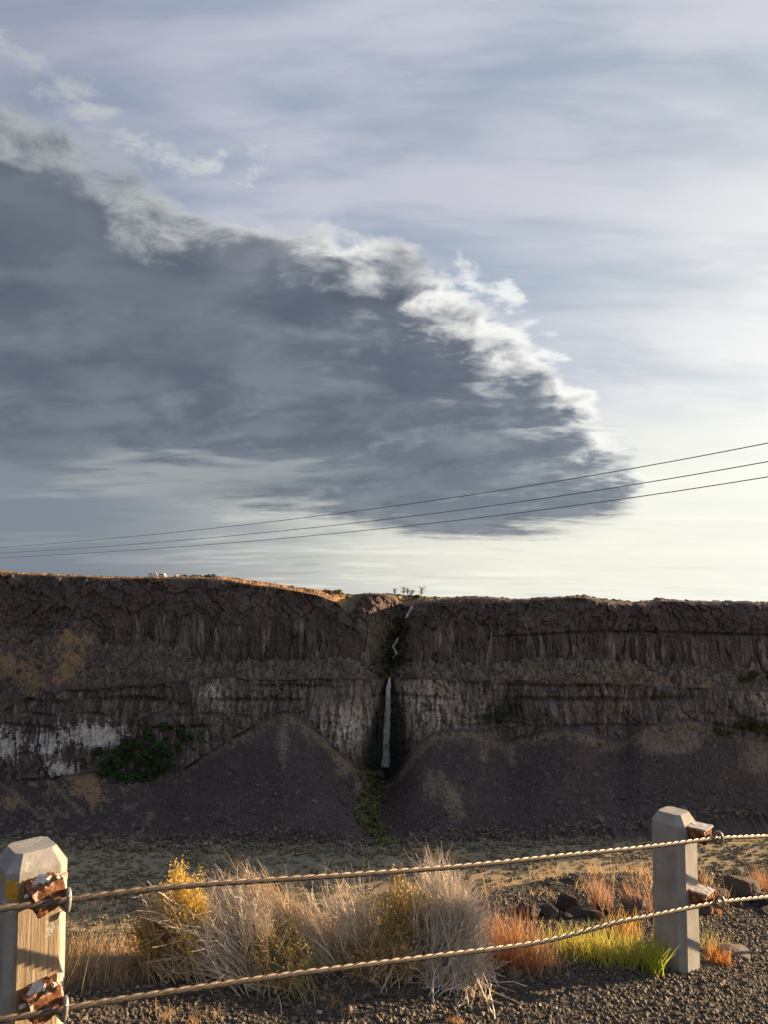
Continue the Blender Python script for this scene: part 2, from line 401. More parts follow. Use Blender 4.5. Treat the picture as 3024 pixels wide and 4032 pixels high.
# notch under the right hand colonnade roof
d -= wU * 2.5 * np.exp(-((gy - np.interp(gx, [1060, 1150, 1300, 1420, 1659], [1377, 1372, 1364, 1365, 1372])) / 3.) ** 2) * sstep(1040, 1090, gx)
# lower wall: layers with columns
zz = Zc + 2.2 * fbm(W / 25., Zc / 60., 71, 3)
lay = np.zeros_like(W)
for zc, th, am in ((-65, 1.0, 2.5), (-73, .9, 2.2), (-81, 1.4, 3.5), (-89, 1.0, 2.5), (-96, 1.0, 2.0)):
    lay -= am * np.exp(-((zz - zc) / th) ** 2) * sstep(-.25, .25, fbm(W / 30., zc + W * 0, 72, 3))
l1, l2, lid = worley((W + 2 * warpx) / 3.1, Zc / 13. + .4 * warpz, 74)
d += wE * (lay + ((lid - .5) * 2.2 - 1.2 * crk * np.exp(-(l2 - l1) / .07)) + .6 * ent2 + .8 * fbm(W / 1.6, Zc / 9., 75, 3))
d -= (wU + wE) * gul * 1.5
# ledge and talus lumps (boulders, tussocks)
def domes(sc, seed, thr=.4, zst=1.0):
    a1, a2, aid = worley(W / sc, (Zc * 1.0 + G[..., 1] * .6) / (sc * zst), seed)
    r = .25 + .3 * hashf(np.floor(aid * 9999), np.floor(aid * 77), 3)
    return np.sqrt(np.clip(1 - (a1 / r) ** 2, 0, 1)) * r * sc * (aid > thr), aid
dm1, id1 = domes(4.2, 80, .35); dm2, id2 = domes(2.0, 81, .35); dm3, id3 = domes(7.5, 82, .7)
up = wD * (1.1 * dm1 + 1.0 * dm2 + .8 * dm3 + 2.2 * fbm(W / 16., G[..., 1] / 8., 83, 4))
rub = fbm(W / 1.6, G[..., 1] / 1.6, 84, 3) * .7 + .5 * dm2
base_sage = sstep(.78, .96, par) * (seg == 4)
edge_t = sstep(.15, .0, par + .05 * fbm(W / 9, W * 0, 85, 3)) * (seg == 4)
leftmix = sstep(420, 150, gx + 60 * fbm(W / 30., Zc / 20., 86, 3))
up += wT * (rub + .9 * dm1 * np.clip(base_sage + edge_t + .8 * leftmix * sstep(-.1, .3, fbm(W / 20, Zc / 12, 87, 3)), 0, 1) + 1.6 * fbm(W / 30., Zc / 60., 88, 3))
up += wT * -2.0 * np.exp(-((gx - xg) / 22.) ** 2) * sstep(1, .7, par)
up += (seg == 0) * (2.0 * fbm(W / 5., G[..., 1] / 7., 90, 5, .6) * sstep(0, .3, par)) + (seg == -1) * 0
G2 = G.copy()
G2[..., 1] -= d
G2[..., 2] += up
G2[..., 0] += wall * .5 * warpx

# colours of the rock, rubble, growth, plus some painted light and shade
def blob(x, y, rx, ry): return np.exp(-((gx - x) / rx) ** 2 - ((gy - y) / ry) ** 2)
n_s = fbm(gx / 18., gy / 18., 100, 5, .6); n_f = fbm(gx / 5., gy / 5., 101, 4, .6); n_v = fbm(gx / 5., gy / 30., 102, 4, .6); n_b = fbm(gx / 70., gy / 50., 103, 4)
C = np.empty(W.shape + (3,)); C[:] = (.086, .070, .064)
n_ff = fbm(gx / 2.2, gy / 2.2, 106, 3, .6)
C = mixc(C, (.135, .110, .099), sstep(-.1, .5, n_b) * .7)
C = mixc(C, (.055, .046, .045), sstep(.05, .5, n_s) * .6)
C = mixc(C, (.235, .195, .168), colmask * sstep(-.1, .4, n_v) * .8 * sstep(.55, .8, cid))
C = mixc(C, (.050, .042, .040), colmask * .6 * sstep(.35, .15, cid))
C = mixc(C, (.11, .068, .062), wU * sstep(.15, .5, fbm(gx / 30., gy / 40., 104, 3)) * .55)
# lower wall greyer
C = mixc(C, (.15, .13, .115), wE * .6 * sstep(-.4, .3, n_v))
C = mixc(C, (.25, .22, .19), wE * sstep(.1, .55, n_v + .5 * n_f) * .6)
pale = wE * np.clip(1.2 * blob(930, 1530, 75, 60) + blob(760, 1565, 70, 55) * 1.2 + blob(900, 1490, 40, 25) + .8 * blob(470, 1505, 30, 45) + .5 * blob(1640, 1520, 40, 30), 0, 1)
C = mixc(C, (.46, .41, .345), pale * sstep(-.35, .2, n_v * .7 + n_f * .5 + .35 * n_ff) * .85)
wht = np.clip(1.3 * blob(200, 1592, 85, 30) + blob(140, 1665, 40, 20) + 1.1 * blob(15, 1605, 32, 40) + .8 * blob(95, 1620, 35, 40) + .8 * blob(456, 1490, 12, 50) + .6 * blob(740, 1585, 45, 30), 0, 1.2)
C = mixc(C, (.56, .54, .50), np.clip(wE + .0, 0, 1) * sstep(.50, .78, wht + .8 * n_v + .3 * n_f + .65 * n_ff - .12) * .95)
# dark damp rock beside the fall and the green stain to its right
damp = np.clip(1.4 * np.exp(-((gx - xg) / np.interp(gy, [1465, 1520, 1640, 1700], [8, 24, 54, 36])) ** 2) * sstep(1455, 1480, gy), 0, 1) * (wE + wT * sstep(1700, 1670, gy))
C = mixc(C, (.026, .033, .023), np.clip(sstep(.25, .75, damp + .35 * n_f + .25 * n_ff), 0, 1) * .92)
stain = np.clip(1.2 * blob(1105, 1525, 30, 20) + .9 * blob(1060, 1550, 50, 12), 0, 1) * wE
C = mixc(C, (.034, .045, .036), sstep(.35, .8, stain + .35 * n_f) * .85)
# ledge growth, with shading of the lumps put into the colour
C = mixc(C, (.100, .080, .070), wD * 1.0)
C = mixc(C, (.095, .064, .060), wD * leftmix * sstep(-.2, .3, n_s))
tuss = wD * np.clip(sstep(.15, .5, n_f + .6 * n_s + .5 * n_ff + .2 * (dm1 > 0)) * (1 - .55 * leftmix), 0, 1)
C = mixc(C, (.20, .165, .115), tuss * .75)
C = mixc(C, (.050, .042, .040), wD * sstep(.1, .45, n_ff - .4 * n_s) * .75)
C = mixc(C, (.17, .145, .108), wD * (dm1 > .55) * .75 * sstep(-.3, .2, n_s + .5 * n_b))  # lump tops lightened: painted shading that the even skylight lacks
C = mixc(C, (.040, .034, .033), wD * (dm1 < .05) * sstep(.0, .4, fbm(gx / 9., gy / 6., 107, 3)) * .75)  # hollows between the lumps darkened as painted shade
C = mixc(C, (.24, .17, .135), wD * sstep(1000, 1060, gx) * sstep(.1, .5, n_s + .4 * n_f) * .75)
C = mixc(C, (.135, .138, .105), wD * (dm2 > .3) * .5)
# talus rubble
C = mixc(C, (.064, .053, .051), wT * 1.0)
C = mixc(C, (.100, .080, .075), wT * sstep(.1, .6, n_f + .5 * n_ff) * .6)
C = mixc(C, (.045, .037, .038), wT * sstep(.1, .45, n_ff) * .65)
C = mixc(C, (.17, .145, .13), wT * sstep(.30, .55, -n_ff) * .55)
C = mixc(C, (.036, .030, .030), wT * sstep(.15, .5, fbm(gx / 9., gy / 4., 108, 4, .6)) * .6)
C = mixc(C, (.098, .068, .065), wT * sstep(.0, .5, n_b) * .5)
fr = wT * np.clip(edge_t * (1.3 + .9 * n_s) * sstep(350, 480, gx), 0, 1)
C = mixc(C, (.22, .18, .125), fr * sstep(-.4, .2, n_f) * .8)
run = wT * (blob(1045, 1625, 12, 40) + blob(1105, 1630, 10, 35) + blob(610, 1600, 16, 55) + blob(980, 1735, 22, 50) * 1.2 + blob(930, 1700, 25, 40) + blob(1420, 1600, 60, 32) + blob(1480, 1600, 50, 28) + blob(1640, 1640, 40, 50) + blob(380, 1650, 14, 50) + blob(740, 1650, 18, 40) + blob(775, 1690, 12, 40))
C = mixc(C, (.20, .165, .125), sstep(.4, .95, np.clip(run, 0, 1.2) + .45 * n_f + .3 * n_v + .4 * n_ff) * .75)
C = mixc(C, (.165, .115, .100), wT * sstep(.5, .9, blob(1440, 1595, 60, 28) + .3 * n_f) * .6)
# ochre grass on the left slopes
och = np.clip(blob(165, 1385, 45, 20) + blob(150, 1430, 28, 40) + blob(20, 1440, 35, 35) + blob(70, 1460, 25, 50) + 1.2 * blob(180, 1690, 50, 24) + 1.1 * blob(200, 1720, 28, 22) + .9 * blob(30, 1735, 40, 30) + .7 * blob(80, 1685, 50, 10) + .7 * blob(5, 1350, 20, 15) + .7 * blob(130, 1460, 30, 30) + .5 * blob(700, 1420, 40, 12) + .8 * blob(640, 1523, 22, 4), 0, 1.2)
C = mixc(C, (.27, .175, .095), sstep(.55, .75, .9 * och + .6 * n_s + .6 * n_f + .6 * n_ff) * np.clip(wD + wT + .25 * wE + .5 * wU * (gx < 260), 0, 1) * .9)
lw = leftmix * wT * sstep(.15, .4, n_s + .3 * n_f) * .7
C = mixc(C, (.18, .16, .112), lw)
for (x0, y0, x1, y1) in ((0, 1690, 120, 1790), (120, 1700, 180, 1760), (330, 1760, 290, 1815), (950, 1670, 1000, 1760), (940, 1588, 868, 1672), (640, 1548, 770, 1668)):
    t = np.clip(((gx - x0) * (x1 - x0) + (gy - y0) * (y1 - y0)) / ((x1 - x0) ** 2 + (y1 - y0) ** 2), 0, 1)
    dist = np.hypot(gx - x0 - t * (x1 - x0), gy - y0 - t * (y1 - y0))
    C = mixc(C, (.20, .155, .10), wT * sstep(8, 1, dist + 9 * n_f + 7 * n_ff) * .65)  # tan runs; the ridge beside the fall gets a painted lit edge
# gully growth
gr = np.exp(-((gx - xg - 2) / np.interp(gy, [1310, 1400, 1440, 1465, 1470], [8, 20, 36, 14, 1])) ** 2) * sstep(1320, 1345, gy) * sstep(1470, 1455, gy)
gr2 = np.exp(-((gx - xg) / np.interp(gy, [1640, 1700, 1820], [40, 24, 20])) ** 2) * wT
scree = wU * sstep(3, 14, gx - np.interp(gy, [1300, 1345, 1440], [728, 765, 812])) * sstep(2, 12, xg - gx + 8) * sstep(1326, 1338, gy - .0 * gx)
scree = np.maximum(scree, wU * sstep(-4, 8, gx - xg) * sstep(30, 5, gx - xg - (1440 - gy) * .18) * sstep(1300, 1312, gy))
C = mixc(C, (.150, .128, .098), scree * sstep(-.5, .2, n_f + .5 * n_ff) * .8)
C = mixc(C, (.085, .094, .042), sstep(.3, .7, gr + .35 * n_f + .2 * n_ff))
C = mixc(C, (.085, .092, .042), sstep(.3, .7, gr2 + .4 * n_f))
C = mixc(C, (.030, .036, .022), np.exp(-((gx - xg) / 4.) ** 2) * sstep(1320, 1345, gy) * sstep(1470, 1465, gy) * .8)
# plateau grass, with the knob's shade painted in
pl = (seg <= 0) * 1.0
C = mixc(C, (.26, .155, .075), pl)
C = mixc(C, (.33, .17, .07), pl * sstep(440, 520, gx) * sstep(750, 722, gx) * .8)
C = mixc(C, (.10, .085, .062), pl * sstep(745, 765, gx) * sstep(870, 850, gx) * .9)  # rim knob and notch browned, shade put into the colour
C = mixc(C, (.17, .15, .085), pl * sstep(850, 900, gx) * .8)
C = mixc(C, (.105, .088, .066), pl * sstep(950, 1010, gx) * .9)
C = mixc(C, (.12, .095, .065), pl * sstep(-.2, .2, fbm(W / 3.5, G[..., 1] / 6., 110, 4, .6)) * .85)
brow = (seg == 1) * sstep(.05, .0, par + .03 * n_f)
C = mixc(C, (.20, .15, .09), brow * .7 * (1 - .7 * sstep(930, 980, gx)) * (1 - .8 * sstep(758, 775, gx) * sstep(868, 852, gx)))  # tan brow cut back at knob and right, painting the sunlit rim down
C = C * np.array((1.12, 1.095, 1.08))
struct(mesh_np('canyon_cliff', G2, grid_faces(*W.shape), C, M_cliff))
GX, GY = project_d(G2)

def on_cliff(x, y, pad=0.6):
    """world point on the far wall seen at survey spot x, y (1659 scale), brought forward by pad"""
    c = int(round((x - xd[0]) / (xd[1] - xd[0]))); c = min(max(c, 3), len(xd) - 4)
    sub = (np.abs(GX[:, c - 3:c + 4] - x) < 2.2) & (np.abs(GY[:, c - 3:c + 4] - y) < 2.2)
    Ys = G2[:, c - 3:c + 4, 1][sub]
    Yv = Ys.min() if len(Ys) else G2[np.abs(gy[:, c] - y).argmin(), c, 1]
    dd = rayd(x, y); return dd * ((Yv - pad) / dd[1])

# ------------------------------------------------------------------ canyon floor
fxs = np.linspace(-420, 420, 560); fys = np.linspace(120, 470, 300)
FX, FY = np.meshgrid(fxs, fys)
def floor_h(x, y): return FLOOR_Z + .8 * fbm(x / 30., y / 30., 120, 3) - 16.0 * sstep(394, 425, y)
FZ = floor_h(FX, FY)
FC = np.empty(FX.shape + (3,)); FC[:] = (.30, .242, .155)
fn = fbm(FX / 22., FY / 16., 121, 5, .6); fn2 = fbm(FX / 5., FY / 4., 122, 4, .6)
FC = mixc(FC, (.235, .21, .145), sstep(-.1, .4, fn))
FC = mixc(FC, (.32, .225, .125), sstep(.1, .5, fn2) * .55)
FC = mixc(FC, (.15, .14, .10), sstep(.0, .45, fbm(FX / 3., FY / 4., 123, 4, .6)) * .6)
fpx, fpy = project_d(np.stack([FX, FY, FZ], -1))
FC = mixc(FC, (.36, .20, .085), np.clip(np.exp(-((fpx - 930) / 75.) ** 2 - ((fpy - 1842 - (fpx - 930) * .12) / 8.) ** 2) * 1.2 + .25 * fn2, 0, 1) * (np.abs(fpx - 930) < 160) * .9)
FC = mixc(FC, (.24, .11, .065), np.exp(-((fpx - 865) / 22.) ** 2 - ((fpy - 1832) / 6.) ** 2) * .9)
struct(mesh_np('canyon_floor', np.stack([FX, FY, FZ], -1), grid_faces(*FX.shape), FC, M_floor, smooth=True))

# ------------------------------------------------------------------ shrubs far off
def leaf_cloud(n, rx, rz, ls, cols, rng, lumps=5, flat=.0):
    """many small leaf clumps through a lobed crown; returns verts, quads, colours (base at z=0)"""
    lc = rng.normal(0, .42, (lumps, 3)) * (rx, rx, rz * .45) + (0, 0, rz * .5)
    lr = rng.uniform(.45, .75, lumps)
    k = rng.integers(0, lumps, n)
    v = rng.normal(0, 1, (n, 3)); v /= np.linalg.norm(v, axis=1)[:, None]
    v *= rng.uniform(.45, 1.0, n)[:, None] ** .5
    c = lc[k] + v * (lr[k][:, None] * (rx, rx, rz * .6))
    c[:, 2] = np.abs(c[:, 2]) * (1 - flat) + .02
    a = rng.normal(0, 1, (n, 3)); a /= np.linalg.norm(a, axis=1)[:, None]
    b = np.cross(a, rng.normal(0, 1, (n, 3))); b /= np.linalg.norm(b, axis=1)[:, None]
    s = ls * rng.uniform(.5, 1.3, n)[:, None]
    V = np.stack([c - a * s - b * s * .5, c + a * s * .7 - b * s * .6, c + a * s + b * s * .5, c - a * s * .6 + b * s * .7], 1)
    Fq = np.arange(n * 4).reshape(n, 4)
    pal = np.asarray(cols); cc = pal[rng.integers(0, len(pal), n)] * rng.uniform(.8, 1.2, (n, 1))
    return V.reshape(-1, 3), Fq, np.repeat(cc, 4, 0)

SAGE = [(.29, .27, .20), (.25, .235, .17), (.33, .30, .215), (.27, .235, .16)]
rs = np.random.default_rng(5)
sage_me = []
for k in range(7):
    V, Fq, cc = leaf_cloud(90, 1.0, .95, .22, SAGE, rs, 4)
    o = mesh_np('sagebrush', V, Fq, cc, M_sage); sage_me.append(o.data); bpy.data.objects.remove(o)
pos = []
for _ in range(30000):
    y = rs.uniform(195, 405); x = rs.uniform(-.62, .62) * y
    dn = float(fbm(np.array(x / 26.), np.array(y / 14.), 130, 3))
    px, py = project_d(np.array([x, y, FLOOR_Z]))
    near_talus = sstep(16, 2, abs(py - float(np.interp(px, xd, y_tb)) - 8))
    p = .42 + .5 * sstep(-.05, .35, dn) + .75 * near_talus + .35 * sstep(1880, 1960, py) * sstep(700, 300, px)
    p *= 1 - .85 * math.exp(-((px - 930) / 70.) ** 2 - ((py - 1842 - (px - 930) * .12) / 8.) ** 2)
    if rs.random() < p * .55:
        pos.append((x, y, float(floor_h(np.array(x), np.array(y))), rs.uniform(.6, 1.2) * (1 + .8 * (rs.random() < .22)) * (1 + .5 * near_talus)))
pos.sort(key=lambda q: -q[3] / q[1])
inview = [q for q in pos if 0 < project_d(np.array(q[:3]))[0] < 1659 and project_d(np.array(q[:3]))[1] < 2010]
single = inview[:290]; ids = set(map(id, single)); rest = [q for q in pos if id(q) not in ids]
for q in single:
    o = obj_from('sagebrush', sage_me[rs.integers(0, 7)])
    o.location = (q[0], q[1], q[2] - .1); s = q[3]; o.scale = (s * rs.uniform(.9, 1.3), s, s * rs.uniform(.7, 1.0)); o.rotation_euler = (0, 0, rs.uniform(0, 6.28))
    tag(o, 'large grey green sagebrush clump on the tan canyon floor', 'shrub', 'large sagebrush clumps on the canyon floor')
VV, FF, CC, off = [], [], [], 0
for q in rest:
    V, Fq, cc = leaf_cloud(46, 1.0, .9, .27, SAGE, rs, 3)
    VV.append(V * q[3] * (1.1, 1, .85) + (q[0], q[1], q[2] - .1)); FF.append(Fq + off); CC.append(cc); off += len(V)
# the dense belt of brush along the talus foot and on ledges
sel = np.argwhere(((seg == 4) & (par > .86) & (rs.random(seg.shape) < .022)) | ((seg == 2) & (rs.random(seg.shape) < .010)) | ((seg == 4) & (lw > .45) & (rs.random(seg.shape) < .03)) | ((seg == 4) & (fr + sstep(.4, .9, run) > .7) & (rs.random(seg.shape) < .02)))
for i, j in sel:
    V, Fq, cc = leaf_cloud(30, 1.0, .9, .30, SAGE, rs, 3)
    if seg[i, j] == 2 or fr[i, j] > .3: cc = cc * (1.15, 1.0, .8)
    s = rs.uniform(.6, 1.3)
    VV.append(V * s + G2[i, j] - (0, .3, .2)); FF.append(Fq + off); CC.append(cc); off += len(V)
stuff(mesh_np('sagebrush_cover', np.concatenate(VV), np.concatenate(FF), np.concatenate(CC), M_sage), 'small grey green sagebrush dotted over canyon floor, talus foot and ledges', 'brush')

# talus boulders
ico = np.array([(0, 0, 1), (.894, 0, .447), (.276, .851, .447), (-.724, .526, .447), (-.724, -.526, .447), (.276, -.851, .447), (.724, .526, -.447), (-.276, .851, -.447), (-.894, 0, -.447), (-.276, -.851, -.447), (.724, -.526, -.447), (0, 0, -1)])
icof = np.array([(0, 1, 2), (0, 2, 3), (0, 3, 4), (0, 4, 5), (0, 5, 1), (1, 6, 2), (2, 7, 3), (3, 8, 4), (4, 9, 5), (5, 10, 1), (6, 7, 2), (7, 8, 3), (8, 9, 4), (9, 10, 5), (10, 6, 1), (11, 7, 6), (11, 8, 7), (11, 9, 8), (11, 10, 9), (11, 6, 10)])
def rocks_batch(P, S, cols, rng, base=ico, bf=icof, flat=(.75, 1.1)):
    n = len(P); nb = len(base)
    v = base[None] * rng.uniform(.7, 1.25, (n, nb, 1)) * np.stack([rng.uniform(.8, 1.3, n), rng.uniform(.7, 1.2, n), rng.uniform(*flat, n) * .75], -1)[:, None]
    a = rng.uniform(0, 6.28, n); c, s = np.cos(a)[:, None], np.sin(a)[:, None]
    v = np.stack([v[..., 0] * c - v[..., 1] * s, v[..., 0] * s + v[..., 1] * c, v[..., 2]], -1)
    t = rng.normal(0, .35, n); c, s = np.cos(t)[:, None], np.sin(t)[:, None]
    v = np.stack([v[..., 0], v[..., 1] * c - v[..., 2] * s, v[..., 1] * s + v[..., 2] * c], -1)
    V = v * S[:, None, None] + P[:, None]
    Fq = (bf[None] + (np.arange(n) * nb)[:, None, None]).reshape(-1, 3)
    return V.reshape(-1, 3), Fq, np.repeat(cols, nb, 0)
sel = np.argwhere(((seg == 4) & (rs.random(seg.shape) < .03 * (.3 + par))) | ((seg == 2) & (rs.random(seg.shape) < .012 + .03 * leftmix)))
P = G2[sel[:, 0], sel[:, 1]]; S = .25 + .36 * rs.pareto(2.8, len(P)); S = np.minimum(S, 2.6)
bc = np.array((.10, .082, .076)) * rs.uniform(.6, 1.5, (len(P), 1))
big = rs.random(len(P)) < .06; bc[big] = np.array((.19, .165, .15)) * rs.uniform(.7, 1.1, (big.sum(), 1))
V, Fq, cc = rocks_batch(P, S, bc, rs)
stuff(mesh_np('talus_rubble', V, Fq, cc, M_cliff), 'loose dark basalt blocks on the talus slopes', 'rubble')

# green growth: thicket on the left, creek shrubs, patches on the right
def bush_meshes(name, n, pal, k, ls=.26, rz=1.1, mat=M_leaf, seed=1, lumps=6):
    r = np.random.default_rng(seed); out = []
    for _ in range(k):
        V, Fq, cc = leaf_cloud(n, 1.0, rz, ls, pal, r, lumps)
        o = mesh_np(name, V, Fq, cc, mat); out.append(o.data); bpy.data.objects.remove(o)
    return out
GREEN = [(.060, .115, .036), (.075, .14, .042), (.048, .095, .030), (.10, .15, .052)]
OLIVE = [(.20, .225, .08), (.15, .18, .06), (.27, .275, .12), (.25, .22, .10), (.10, .12, .045)]
DKOL = [(.075, .09, .036), (.06, .074, .030), (.10, .10, .046)]
g_me = bush_meshes('thicket_bush', 420, GREEN + [(.07, .10, .035), (.022, .045, .015)], 4, .15, 1.2, seed=2)
o_me = bush_meshes('creek_shrub', 260, OLIVE, 4, .2, 1.2, seed=3)
d_me = bush_meshes('gully_shrub', 220, DKOL, 4, .22, 1.1, seed=4)
def plant_far(name, mes, spots, label, group, cat='shrub'):
    for (x, y, s) in spots:
        p = on_cliff(x, y, .5)
        o = obj_from(name, mes[rs.integers(0, len(mes))])
        o.location = (p[0], p[1] - s * .3, p[2] - s * .45); o.scale = (s * rs.uniform(.9, 1.3), s, s * rs.uniform(.8, 1.15)); o.rotation_euler = (0, 0, rs.uniform(0, 6.28))
        tag(o, label, cat, group)
sp = []
for _ in range(900):
    x = rs.uniform(205, 405); y = rs.uniform(1560, 1695)
    lo = np.interp(x, [205, 230, 330, 360, 405], [1660, 1690, 1690, 1665, 1600]); hi = np.interp(x, [205, 260, 290, 330, 405], [1622, 1610, 1598, 1570, 1556])
    if hi - 4 < y < lo and len(sp) < 100: sp.append((x, y, rs.uniform(1.2, 3.6)))
plant_far('thicket_bush', g_me, sp, 'dark green bush in the thicket below the white stained lower cliff on the left', 'bushes of the green thicket on the left')
sp = [(np.interp(y, [1660, 1690, 1740, 1770, 1820], [800, 808, 795, 800, 840]) + rs.normal(0, 14), y, rs.uniform(1.7, 3.2)) for y in np.linspace(1668, 1826, 66)]
plant_far('creek_shrub', o_me, sp, 'olive green shrub along the creek below the waterfall', 'shrubs along the creek below the waterfall')
sp = [(np.interp(y, [1330, 1400, 1440, 1462], [872, 850, 843, 838]) + (-1) ** rs.integers(0, 2) * 7 * (y < 1425) + rs.normal(0, np.interp(y, [1330, 1400, 1440, 1462], [4, 12, 22, 12])), y, rs.uniform(1.1, 2.3)) for y in np.linspace(1335, 1462, 52)]
plant_far('gully_shrub', d_me, sp, 'dark olive shrub in the steep gully above the waterfall', 'shrubs in the gully above the waterfall')
sp = [(rs.uniform(1545, 1690), 1573 + rs.normal(0, 12), rs.uniform(1.2, 2.6)) for _ in range(22)] + [(rs.uniform(1600, 1690), 1465 + rs.normal(0, 7), rs.uniform(1.2, 2.2)) for _ in range(12)]
plant_far('ledge_shrub', d_me, sp, 'dark green shrub on a ledge of the cliff at the far right', 'shrubs on the ledges at the far right')

# rim shrubs and trees
rim_me = bush_meshes('rim_shrub', 150, [(.10, .085, .055), (.075, .07, .045), (.13, .10, .06)], 4, .24, .8, M_sage, 6, 4)
def rim_pt(x, back=0.):
    c = int(np.clip(round((x - xd[0]) / (xd[1] - xd[0])), 0, len(xd) - 1))
    p = L[0][c].copy(); return p + np.array((0, -3 + back, 0))
for k in range(210):
    x = rs.uniform(0, 1659)
    if 560 < x < 690 and rs.random() < .5: continue
    p = rim_pt(x, rs.uniform(-12, 2)); s = rs.uniform(.5, 1.4) * (1.2 if x > 850 else .75)
    o = obj_from('rim_shrub', rim_me[rs.integers(0, 4)]); o.location = (p[0], p[1], p[2] - .5); o.scale = (s * 1.3, s, s); o.rotation_euler = (0, 0, rs.uniform(0, 6))
    tag(o, 'low dry shrub on the far canyon rim against the sky', 'shrub', 'low shrubs along the far canyon rim')
def rim_bush(x, w, h, pal, label, name='rim_bush', n=420):
    V, Fq, cc = leaf_cloud(n, 1., 1.1, .16, pal, rs, 7)
    o = mesh_np(name, V, Fq, cc, M_leaf); p = rim_pt(x, -4); o.location = (p[0], p[1], p[2] - .8); o.scale = (w, w * .8, h)
    return tag(o, label, 'bush')
rim_bush(734, 3.6, 3.2, [(.20, .20, .07), (.24, .21, .08), (.15, .16, .06)], 'rounded yellow green bush on the orange rim left of the gully')
rim_bush(712, 3.0, 1.8, [(.28, .15, .06), (.22, .13, .06)], 'low orange brown bush beside the rounded yellow green bush on the rim')
rim_bush(405, 3.6, 1.6, [(.06, .055, .04), (.08, .07, .05)], 'long dark shrub on the rim between the tan tent and the grey car')
rim_bush(427, 4.2, 1.9, [(.06, .055, .04), (.08, .07, .05)], 'dark wide shrub just left of the brown bush on the rim')
rim_bush(452, 2.0, 2.0, [(.14, .10, .06), (.11, .08, .05)], 'brown round bush touching the grey car on the rim')
rim_bush(1418, 3.6, 2.6, [(.08, .075, .05), (.10, .085, .06)], 'dark bump of brush on the right hand rim, largest there')
rim_bush(896, 3.0, 1.5, [(.20, .17, .05), (.16, .14, .05)], 'low yellow brush on the rim beside the top of the creek')

def tubes(pts, rad, cols, sides=3):
    """pts N,K,3; rad N,K; cols N,3 or N,K,3"""
    N, K, _ = pts.shape
    tg = np.gradient(pts, axis=1); tg /= np.linalg.norm(tg, axis=2, keepdims=True) + 1e-9
    ref = np.where(np.abs(tg[..., 2:3]) > .9, (1., 0, 0), (0, 0, 1.))
    a = np.cross(tg, ref); a /= np.linalg.norm(a, axis=2, keepdims=True) + 1e-9; b = np.cross(tg, a)
    th = np.arange(sides) / sides * 2 * np.pi
    V = pts[:, :, None] + rad[:, :, None, None] * (np.cos(th)[None, None, :, None] * a[:, :, None] + np.sin(th)[None, None, :, None] * b[:, :, None])
    i = (np.arange(N) * K * sides)[:, None, None] + (np.arange(K - 1) * sides)[None, :, None]
    j = np.arange(sides)[None, None]; j2 = (np.arange(sides) + 1)[None, None] % sides
    Fq = np.stack([i + j, i + j2, i + sides + j2, i + sides + j], -1).reshape(-1, 4)
    if cols.ndim == 2: cols = np.repeat(cols[:, None], K, 1)
    return V.reshape(-1, 3), Fq, np.repeat(cols.reshape(-1, 3), sides, 0)

def bezier_stems(b, tip, bend, K=8):
    t = np.linspace(0, 1, K)[None, :, None]
    m = (b + tip) / 2 + bend
    return b[:, None] * (1 - t) ** 2 + 2 * m[:, None] * t * (1 - t) + tip[:, None] * t * t

def bare_tree(x, h, w, label):
    p = rim_pt(x, -2)
    root = empty('rim_tree', (p[0], p[1], p[2] - .3)); tag(root, label, 'tree')
    r = np.random.default_rng(int(x))
    pts = bezier_stems(np.zeros((1, 3)), np.array([[.2, 0, h * .8]]), np.array([[.25, 0, 0]]))
    V, Fq, cc = tubes(pts, np.linspace(.16, .05, 8)[None], np.array([[.09, .075, .06]]), 6)
    mesh_np('trunk', V, Fq, cc, M_sage, root)
    n = 70
    t = r.uniform(.2, 1, n); b = np.stack([.2 * t, 0 * t, h * .8 * t], -1)
    tip = b + np.stack([r.normal(0, w * .45, n), r.normal(0, w * .4, n), r.uniform(.1, .35, n) * h], -1)
    V, Fq, cc = tubes(bezier_stems(b, tip, r.normal(0, .2, (n, 3))), np.linspace(.06, .03, 8)[None].repeat(n, 0), np.array((.12, .10, .075)) * r.uniform(.7, 1.2, (n, 1)))
    k = r.integers(0, n, 150); c = tip[k] - (tip[k] - b[k]) * r.uniform(0, .6, (150, 1))
    s = .13; a = r.normal(0, s, (150, 3)); bb = r.normal(0, s, (150, 3))
    V2 = np.stack([c - a, c - bb, c + a, c + bb], 1).reshape(-1, 3); F2 = np.arange(600).reshape(-1, 4) + len(V)
    mesh_np('crown', np.concatenate([V, V2]), np.concatenate([Fq, F2]), np.concatenate([cc, np.full((600, 3), (.15, .135, .085))]), M_leaf, root)
bare_tree(852, 4.6, 2.2, 'small thin tree at the left end of the row above the gully')
bare_tree(872, 6.2, 2.7, 'bare branching tree in the middle of the row above the gully')
bare_tree(880, 5.4, 2.2, 'second bare tree, right beside the tall one above the gully')
bare_tree(889, 4.6, 3.0, 'round leafy little tree between two bare trees above the gully')
bare_tree(909, 7.3, 3.2, 'tallest bare tree at the right end of the row above the gully')

